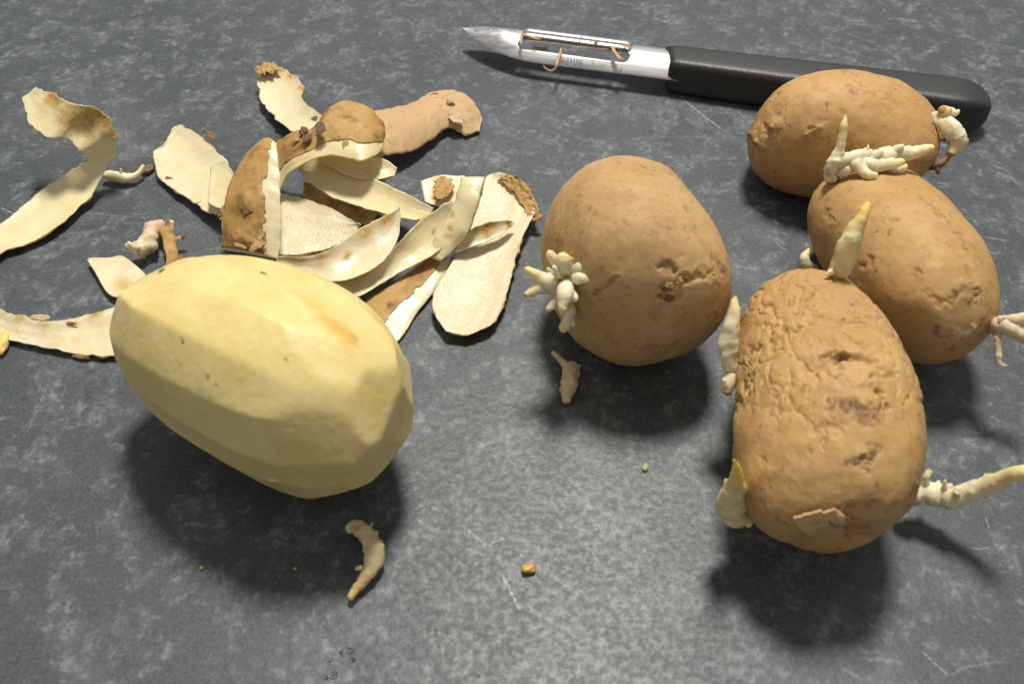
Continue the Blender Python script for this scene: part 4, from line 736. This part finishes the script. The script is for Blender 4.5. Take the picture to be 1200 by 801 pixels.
# ------------------------------------------------------------------ peels
def peel(key, label, side, th, bulge, span, jag, flip, rows, stains, seed):
    th, bulge, jag = th*MM, bulge*MM, jag*MM
    L = np.array([r[0] for r in rows])*MM; R = np.array([r[1] for r in rows])*MM
    ln = np.linalg.norm(np.diff((L+R)/2, axis=0), axis=1).sum(); wd = np.linalg.norm(R-L, axis=1).max()
    n = int(min(110, max(20, ln/.0007))); m = int(min(30, max(9, wd/.0008)))
    L, R = catmull(L, n), catmull(R, n); W = unit(R-L)
    tt = np.linspace(0, 1, n)
    def jit(s, t=tt): p = np.stack([t*ln/.0028, np.full(len(t), seed*3.1+s*7), np.zeros(len(t))], -1); return fbm(p, seed+s*3, 4, .65)
    width = np.linalg.norm(R-L, axis=1); k = np.minimum(jag, width*.22)*.55
    L = L + W*(jit(0)*k)[:, None]; R = R - W*(jit(1)*k)[:, None]
    s = (1-np.cos(np.linspace(0, math.pi, m)))/2*.6 + np.linspace(0, 1, m)*.4
    def surf(sv):                                            # sv: (n,m) position across
        P = L[:, None]*(1-sv[..., None]) + R[:, None]*sv[..., None]
        return P
    sv = np.repeat(s[None], n, 0); P = surf(sv)
    Tn = np.gradient((L+R)/2, axis=0); N = unit(np.cross(Tn, R-L))*flip
    for _ in range(4): N[1:-1] = unit(N[:-2]+2*N[1:-1]+N[2:])
    endf = np.minimum(1, np.minimum(tt, 1-tt)/.10)**.5
    bf = bulge*np.minimum(1, width/wd)*(.4+.6*endf)
    def off(sv): return (4*sv*(1-sv))*bf[:, None]
    wave = fbm(np.stack([P[..., 0].ravel()/.006, P[..., 1].ravel()/.006, P[..., 2].ravel()/.006], -1), seed, 3).reshape(n, m)*.00028
    wave += vnoise(np.stack([sv.ravel()*9+seed, np.repeat(tt, m)*1.3, np.zeros(n*m)], -1), seed+2).reshape(n, m)*.00010
    top = P + N[:, None]*(off(sv)+wave)[..., None]
    prof = (1-np.abs(2*sv-1)**2.6)*.82+.18; prof = prof*(.35+.65*endf)[:, None]
    bot = top - N[:, None]*(th*prof)[..., None]
    def slab(A, B):
        n_, m_ = A.shape[:2]; v = np.vstack([A.reshape(-1, 3), B.reshape(-1, 3)]); K = n_*m_; f = []
        for i in range(n_-1):
            for j in range(m_-1):
                a, b, c, e = i*m_+j, (i+1)*m_+j, (i+1)*m_+j+1, i*m_+j+1
                f += [(a, b, c, e) if flip > 0 else (e, c, b, a), (K+e, K+c, K+b, K+a) if flip > 0 else (K+a, K+b, K+c, K+e)]
        def rim(a, b): f.append((b, a, K+a, K+b) if flip > 0 else (a, b, K+b, K+a))
        for i in range(n_-1): rim(i*m_, (i+1)*m_); rim((i+1)*m_+m_-1, i*m_+m_-1)
        for j in range(m_-1): rim(j+1, j); rim((n_-1)*m_+j, (n_-1)*m_+j+1)
        return v, f
    base = (top[..., 0].mean(), top[..., 1].mean(), 0)
    zmin = min(bot[..., 2].min(), top[..., 2].min())
    lift = max(0, .0006-zmin)
    root = empty('potato_peel', base); tag(root, label, 'potato peel', 'potato peels heaped on the counter')
    v, f = slab(top, bot); v = v - np.array(base); v[:, 2] += lift
    e = np.abs(2*sv-1); e = np.maximum(e, (1-np.minimum(tt, 1-tt)/.04).clip(0, 1)[:, None]); st = np.zeros((n, m))
    for (t0, s0, rad, amt) in stains:
        d = np.sqrt(((tt[:, None]-t0)*ln)**2 + ((sv-s0)*width[:, None])**2)/(rad*MM)
        nz = fbm(P.reshape(-1, 3)/.0022, seed+5, 3).reshape(n, m)
        st = np.maximum(st, amt*np.exp(-(np.maximum(0, d+.35*nz))**2*1.1))
    fm_ = M_WET if key in ('wet', 'tongue') else (M_YFLESH if key in ('inner', 'arch', 'longcrescent', 'crescent', 'ribbon', 'curl', 'fold') else M_FLESH)
    link('flesh', mesh_np('flesh', v, f, {'edge': np.concatenate([e.ravel(), np.full(n*m, 1.)]) if side == 'flesh' else np.zeros(2*n*m), 'stain': np.concatenate([st.ravel(), st.ravel()])}), fm_, root)
    # the skin layer
    a, b = span; ms = m
    s2 = np.linspace(0, 1, ms)
    lo = a + (np.where(side == 'flesh', -.004, .0) + jit(5)*.022*(1 if (a > 0 or side == 'flesh') else .4)); hi = b + (np.where(side == 'flesh', .004, 0.) + jit(6)*.022*(1 if (b < 1 or side == 'flesh') else .4))
    if side == 'skin': hi = hi - (.06*(jit(8) > .35) if b < 1 else 0)
    S2 = lo[:, None] + (hi-lo)[:, None]*s2[None]; P2 = surf(S2); ec = np.clip(S2, 0, 1)
    wv2 = np.stack([np.interp(ec[i], s, wave[i]) for i in range(n)])
    tp = P2 + N[:, None]*(off(ec)+wv2)[..., None]
    pf = ((1-np.abs(2*ec-1)**2.6)*.82+.18)*(.35+.65*endf)[:, None]
    skt = .0002
    if side == 'skin':
        rough = fbm(tp.reshape(-1, 3)/.0026, seed+1, 4).reshape(n, ms)*.00010
        A = tp + N[:, None]*(skt+rough)[..., None]; B = tp + N[:, None]*.00004
    else:
        A = tp - N[:, None]*(th*pf+.00004)[..., None]; B = tp - N[:, None]*(th*pf+skt)[..., None]
    i0, i1 = (1, n-1) if side == 'skin' else (0, n)
    A, B = A[i0:i1], B[i0:i1]
    dk = np.zeros(A.shape[:2])
    if side == 'skin':
        rng = random.Random(seed)
        spots = SKINSPOTS.get(key, [(rng.random(), rng.random(), rng.uniform(.6, 1.4), rng.uniform(.3, .8)) for _ in range(max(1, int(ln/.010)))])
        for (t0, s0, rad, amt) in spots:
            d = np.sqrt(((tt[i0:i1, None]-t0)*ln)**2 + ((s2[None]-s0)*width[i0:i1, None]*(hi-lo)[i0:i1, None])**2)/(rad*MM)
            nz = vnoise(A.reshape(-1, 3)/.0009, seed+7).reshape(A.shape[:2])
            g = np.exp(-np.maximum(0, d+.4*nz)**2)
            dk = np.maximum(dk, amt*g); A = A + N[i0:i1, None]*(g*(.35+.5*nz)*.0007*rad)[..., None]
    v, f = slab(A, B); v = v - np.array(base); v[:, 2] += lift; v[:, 2] = np.maximum(v[:, 2], .0001)
    link('skin', mesh_np('skin', v, f, {'dark': np.concatenate([dk.ravel(), dk.ravel()])}), M_PALESKIN if key == 'skinright' else M_PEELSKIN, root)
    return root
SKINSPOTS = {   # eyes and scabs: along, across, radius mm, darkness
 'arch': [(.36, .55, 2.0, .8), (.42, .8, 2.2, .9), (.45, .55, 1.6, .9), (.50, .95, 1.4, .8), (.33, .35, 1.5, .6), (.72, .15, 1.6, .3), (.74, .4, .8, .6), (.62, .5, 1.2, .3)],
 'panel': [(.38, .5, 2.4, .75), (.34, .62, 1.4, .6), (.12, .55, 2.2, .55), (.08, .8, 2.4, .3), (.18, .7, 1.0, .6), (.12, .3, 1.5, .5), (.6, .7, .8, .4), (.55, .25, .6, .4), (.7, .4, .7, .3)],
 'skinright': [(.74, .6, 1.8, .25), (.82, .5, 1.6, .35), (.86, .35, 1.6, .2), (.93, .6, 1.2, .3), (.7, .95, 1.2, .55), (.5, .3, 1.4, .2), (.4, .6, 1.5, .15)],
 'skinlow': [(.3, .8, 1.3, .9), (.35, .85, .9, .7), (.6, .5, 1.8, .3), (.75, .6, 1.5, .35), (.5, .75, 1.6, .35)],
}
peels = {p[0]: peel(*p, 100+i*11) for i, p in enumerate(PEELS)}

# ------------------------------------------------------------------ chips, scabs and flaps on skins
M_CHIP = {'darkscab': plain('dark_scab', (.17, .092, .045), .8, 0, 900, .0006, .6), 'tanscab': plain('tan_scab', (.42, .25, .095), .75, 0, 900, .0006, .6), 'palescab': plain('pale_scab', (.60, .43, .25), .75, 0, 900, .0006, .6), 'brownskin': plain('brown_dry_skin', (.27, .135, .045), .75, 0, 700, .0008, .7)}
SPH[3] = sphere(4)
for i, (key, nm, colr, w, hs, nr, turn) in enumerate(CHIPS):
    par = pot[key][0] if key in pot else peels[key]
    d, f = SPH[3]; q = d + np.array([i*3.7, 0, 0])
    v = d*(1 + .5*fbm(q*1.5, 400+i, 3))[:, None]
    v[:, 2] = v[:, 2]*.45 + .38*fbm(np.stack([v[:, 0]*1.6+i, v[:, 1]*1.6, 0*v[:, 0]], -1), 500+i, 3)
    onpeel = key not in pot
    v = v*np.array(hs)*MM*(np.array([.95, .95, .62]) if onpeel else 1)
    a = math.radians(turn); v = v@np.array([[math.cos(a), math.sin(a), 0], [-math.sin(a), math.cos(a), 0], [0, 0, 1]])
    N_ = np.array(nr)/np.linalg.norm(nr); X_ = unit(np.array([1, 0, 0])-N_*N_[0]); Y_ = np.cross(N_, X_)
    v = v[:, :1]*X_ + v[:, 1:2]*Y_ + (v[:, 2:] - (.00045 if onpeel else 0))*N_ + np.array(w)*MM - np.array(par.location)
    v[:, 2] = np.maximum(v[:, 2], .0002)
    link(nm, mesh_np(nm, v, f), M_CHIP[colr], par)
def crumple(name, key, rows, mat, seed, amp=.0007):
    par = peels[key]; L = np.array([r[0] for r in rows])*MM; R = np.array([r[1] for r in rows])*MM; n, m = 46, 16
    L, R = catmull(L, n), catmull(R, n); W = unit(R-L); tt = np.linspace(0, 1, n)
    jl = fbm(np.stack([tt*9, 0*tt+seed, 0*tt], -1), seed, 3)*.0007; jr = fbm(np.stack([tt*9, 0*tt+seed+9, 0*tt], -1), seed+1, 3)*.0010
    L, R = L+W*jl[:, None], R+W*jr[:, None]; s = np.linspace(0, 1, m)
    P = L[:, None]*(1-s[None, :, None]) + R[:, None]*s[None, :, None]; N = unit(np.cross(np.gradient((L+R)/2, axis=0), R-L)); N *= np.sign(N[:, 2:])
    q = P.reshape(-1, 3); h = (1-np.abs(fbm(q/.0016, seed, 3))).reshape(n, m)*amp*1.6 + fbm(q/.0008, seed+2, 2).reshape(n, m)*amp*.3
    A = P + N[:, None]*h[..., None]; B = A - N[:, None]*.0004; v = np.vstack([A.reshape(-1, 3), B.reshape(-1, 3)]) - np.array(par.location); K = n*m; f = []
    for i in range(n-1):
        for j in range(m-1): a, b, c, e = i*m+j, (i+1)*m+j, (i+1)*m+j+1, i*m+j+1; f += [(a, b, c, e), (K+e, K+c, K+b, K+a)]
    for i in range(n-1): f += [((i+1)*m, i*m, K+i*m, K+(i+1)*m), (i*m+m-1, (i+1)*m+m-1, K+(i+1)*m+m-1, K+i*m+m-1)]
    for j in range(m-1): f += [(j, j+1, K+j+1, K+j), ((n-1)*m+j+1, (n-1)*m+j, K+(n-1)*m+j, K+(n-1)*m+j+1)]
    v[:, 2] = np.maximum(v[:, 2], .0002)
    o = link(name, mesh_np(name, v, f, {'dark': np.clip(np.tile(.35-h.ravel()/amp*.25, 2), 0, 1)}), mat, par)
    bm = bmesh.new(); bm.from_mesh(o.data); bmesh.ops.recalc_face_normals(bm, faces=bm.faces[:]); bm.to_mesh(o.data); bm.free()
for i, (key, rows) in enumerate(CRUMPLES): crumple('shrivelled_skin', key, rows, M_PEELSKIN, 700+i*13, .00045)
pl_ = np.array(pot['wrinkled'][0].location)
flap('wrinkled', [np.array(c)*MM-pl_ for c in FLAP], .0010, .0006)
flap('wrinkled', [np.array(c)*MM-pl_ for c in FLAP_SMALL], .0009, .0006)

# ------------------------------------------------------------------ peeler
pr = empty('vegetable_peeler', (PEELER['loc'][0], PEELER['loc'][1], 0), PEELER['yaw']); PL = PEELER['length']
tag(pr, 'vegetable peeler with slotted steel blade and black plastic handle', 'peeler')
BX = .0765                                                   # where the blade enters the handle
def blade_edges(x):
    u = np.clip(x/.030, 0, 1); back = .0042 + .0020*np.sin(np.clip(x/.009, 0, 1)*math.pi/2); front = .0040 - .0128*np.sin(u*math.pi/2)**.85
    front = front + np.clip((x-.030)/.05, 0, 1)*.0006
    return back, front
def blade_z(x, y):
    b, f = blade_edges(x); w = np.clip((y-f)/np.maximum(b-f, 1e-5), 0, 1)
    return .0056 + .0030*(1-(2*w-1)**2)*np.clip(x/.016, 0.1, 1) + .0034*(w-.6)*np.clip((b-f)/.0165, 0, 1) + .0020
SX0, SX1, SY0, SY1 = .0225, .0625, -.0056, -.0012
xs = np.unique(np.concatenate([np.linspace(0, .02, 22)**1.0, np.linspace(.02, SX0, 5), SX0+np.array([0, .0004, .0010, .0018, .0028]), np.linspace(SX0+.0028, SX1-.0028, 24), SX1-np.array([.0028, .0018, .0010, .0004, 0]), np.linspace(SX1, BX+.004, 12)]))
ny = 26; cols = []
for x in xs:
    b, f = blade_edges(x)
    if x >= SX0-1e-6 and x <= SX1+1e-6:
        e = min(x-SX0, SX1-x); rr = .0022; sh = rr - math.sqrt(max(0, rr*rr-max(0, rr-e)**2)) if e < rr else 0
        y0, y1 = SY0+sh*.95, SY1-sh*.95
    else: y0, y1 = max(SY0+.0021, f + (b-f)*.36), max(SY1-.0021, f+(b-f)*.36+.0001*(b-f)/.017)
    y0, y1 = max(y0, f+.02*(b-f)), min(max(y1, y0+1e-5), b)
    cols.append(np.concatenate([np.linspace(f, y0, 10), np.linspace(y0, y1, 6)[1:-1], np.linspace(y1, b, 12)]))
ny = len(cols[0]); V = []; F = []
for x, c in zip(xs, cols): V += [(x, y, float(blade_z(x, y))) for y in c]
for i in range(len(xs)-1):
    for j in range(ny-1):
        if xs[i] >= SX0-1e-6 and xs[i+1] <= SX1+1e-6 and 9 <= j <= 13: continue
        F.append((i*ny+j, (i+1)*ny+j, (i+1)*ny+j+1, i*ny+j+1))
me = mesh_np('blade', V, F); blade = link('blade', me, M_STEEL, pr)
md = blade.modifiers.new('thickness', 'SOLIDIFY'); md.thickness = .0008; md.offset = -1
md = blade.modifiers.new('rounded', 'BEVEL'); md.width = .00015; md.segments = 2; md.limit_method = 'ANGLE'; md.angle_limit = math.radians(50)
for (ya, yb, za) in ((-.0014, .0010, .0013), (.0014, .0052, .0016)):        # the two raised cutting lips of the slot
    n = 40; V = []; F = []
    for i in range(n):
        t = i/(n-1); x = SX0+.0006 + (SX1-SX0-.0008)*t; e = min(1, min(t, 1-t)/.05)**.5
        for j in range(6):
            q = j/5; y = ya+(yb-ya)*q; V.append((x, y, float(blade_z(x, y)) + .0002 + za*e*(.35+.65*math.sin(q*math.pi*.85+.3))*.75))
    for i in range(n-1):
        for j in range(5): F.append((i*6+j, (i+1)*6+j, (i+1)*6+j+1, i*6+j+1))
    o = link('cutting_edge', mesh_np('cutting_edge', V, F), M_STEEL, blade); md = o.modifiers.new('thickness', 'SOLIDIFY'); md.thickness = .0006; md.offset = -1
def lettering(txt, x, y, h, rz, squash=1.):
    cu = bpy.data.curves.new('lettering', 'FONT'); cu.body = txt; cu.size = h; cu.space_character = 1.12; cu.resolution_u = 3
    to = bpy.data.objects.new('tmp_text', cu); C.objects.link(to); bpy.context.view_layer.update()
    me = bpy.data.meshes.new_from_object(to.evaluated_get(bpy.context.evaluated_depsgraph_get())); bpy.data.objects.remove(to); bpy.data.curves.remove(cu)
    c, s = math.cos(rz), math.sin(rz)
    for v in me.vertices:
        px, py = x + c*v.co.x*squash - s*v.co.y, y + s*v.co.x*squash + c*v.co.y
        v.co = (px, py, float(blade_z(px, py)) + .00006)
    me.name = 'lettering'
    return link('lettering', me, M_INK, blade)
lettering('TREMPE',   .0375, -.0082, .0025, 0, .98)
lettering('Lames de Thiers', .0050, .0020, .0023, .0, .90)
# handle: lofted rounded section
n = 70; seg = 28; V = []; F = []
for i in range(n):
    t = i/(n-1); x = BX + (PL-BX)*(1-(1-t)**1.25 if t > .5 else t*(1-.5**1.25)/.5)
    u = (x-BX)/(PL-BX)
    endr = math.sqrt(max(0., 1-max(0., (u-.86)/.14)**2.4)); st = min(1, .90+u*6)
    hw = (.0068+.0020*u)*max(.02, endr)*st; hz = (.0059+.0008*u)*max(.02, endr**.8)*st
    cy_ = -.0014 - .0012*u; cz_ = .0062 + .0009*u
    for j in range(seg):
        a = 2*math.pi*j/seg + math.pi/seg; ca, sa = math.cos(a), math.sin(a); p = 2/6.5
        yy = math.copysign(abs(ca)**p, ca); zz = math.copysign(abs(sa)**p, sa)
        lean = .06*zz*hw
        dx = -.0028*max(0, yy)*(1-min(1, u*14)) if zz > -.3 else 0
        V.append((x+dx*1.0, cy_+yy*hw*(1-.10*max(0, zz))+lean, max(.0002, cz_+zz*hz)))
for i in range(n-1):
    for j in range(seg): k = (j+1) % seg; F.append((i*seg+j, i*seg+k, (i+1)*seg+k, (i+1)*seg+j))
V += [(BX-.0005, -.0014, .0062), (PL, -.0026, .0071)]; c0, c1 = len(V)-2, len(V)-1
for j in range(seg): k = (j+1) % seg; F += [(c0, k, j), (c1, (n-1)*seg+j, (n-1)*seg+k)]
me = mesh_np('handle', V, F); hd = link('handle', me, M_HANDLE, pr)
bmh = bmesh.new(); bmh.from_mesh(me); bmesh.ops.recalc_face_normals(bmh, faces=bmh.faces[:]); bmh.to_mesh(me); bmh.free()

for i, (label, ch) in enumerate(SHREDS):
    v, f, tip = tube(ch, 300+i*5, seg=10, flat=.35, rough=1.6); c = np.array([v[:, 0].mean(), v[:, 1].mean(), v[:, 2].min()])
    o = link('peel_shred', mesh_np('peel_shred', v-c, f, {'tip': tip*.6}), M_SPROUT if 'pale yellow' in label else M_SHRED); o.location = c
    tag(o, label, 'peel shred', 'shreds of peel stuck on the peeler')

# ------------------------------------------------------------------ crumbs
for i, (label, colr, p, rad, scl) in enumerate(CRUMBS):
    if 2 not in SPH: SPH[2] = sphere(3)
    d, f = SPH[2]; v = d*np.array(scl)*rad*MM*(1+.25*fbm(d*1.4+i*5, 60+i, 3))[:, None]; v[:, 2] -= v[:, 2].min()
    o = link('crumb', mesh_np('crumb', v, f, {'tip': np.full(len(v), .7)}), M_CRUMB[colr]); o.location = (p[0]*MM, p[1]*MM, 0); o.rotation_euler = (0, 0, i*1.3+.2)
    tag(o, label, 'crumb')

# ------------------------------------------------------------------ water droplets
t = NT('clear_water'); M_WATER = t.out(Base_Color=(1, 1, 1), Roughness=.02, IOR=1.33, Transmission_Weight=1.)
for i, (x, y, r_) in enumerate(DROPLETS):
    d, f = SPH[2]; v = d*np.array([1, .85, .55])*r_*MM*(1+.12*fbm(d*1.5+i*3, 90+i, 2))[:, None]; v[:, 2] = np.maximum(v[:, 2]+r_*MM*.12, .00002)
    o = link('water_droplet', mesh_np('water_droplet', v, f), M_WATER); o.location = (x*MM, y*MM, 0)
    tag(o, 'tiny clear water droplet on the bare counter in front of the curved sprout', 'droplet', 'water droplets on the counter')
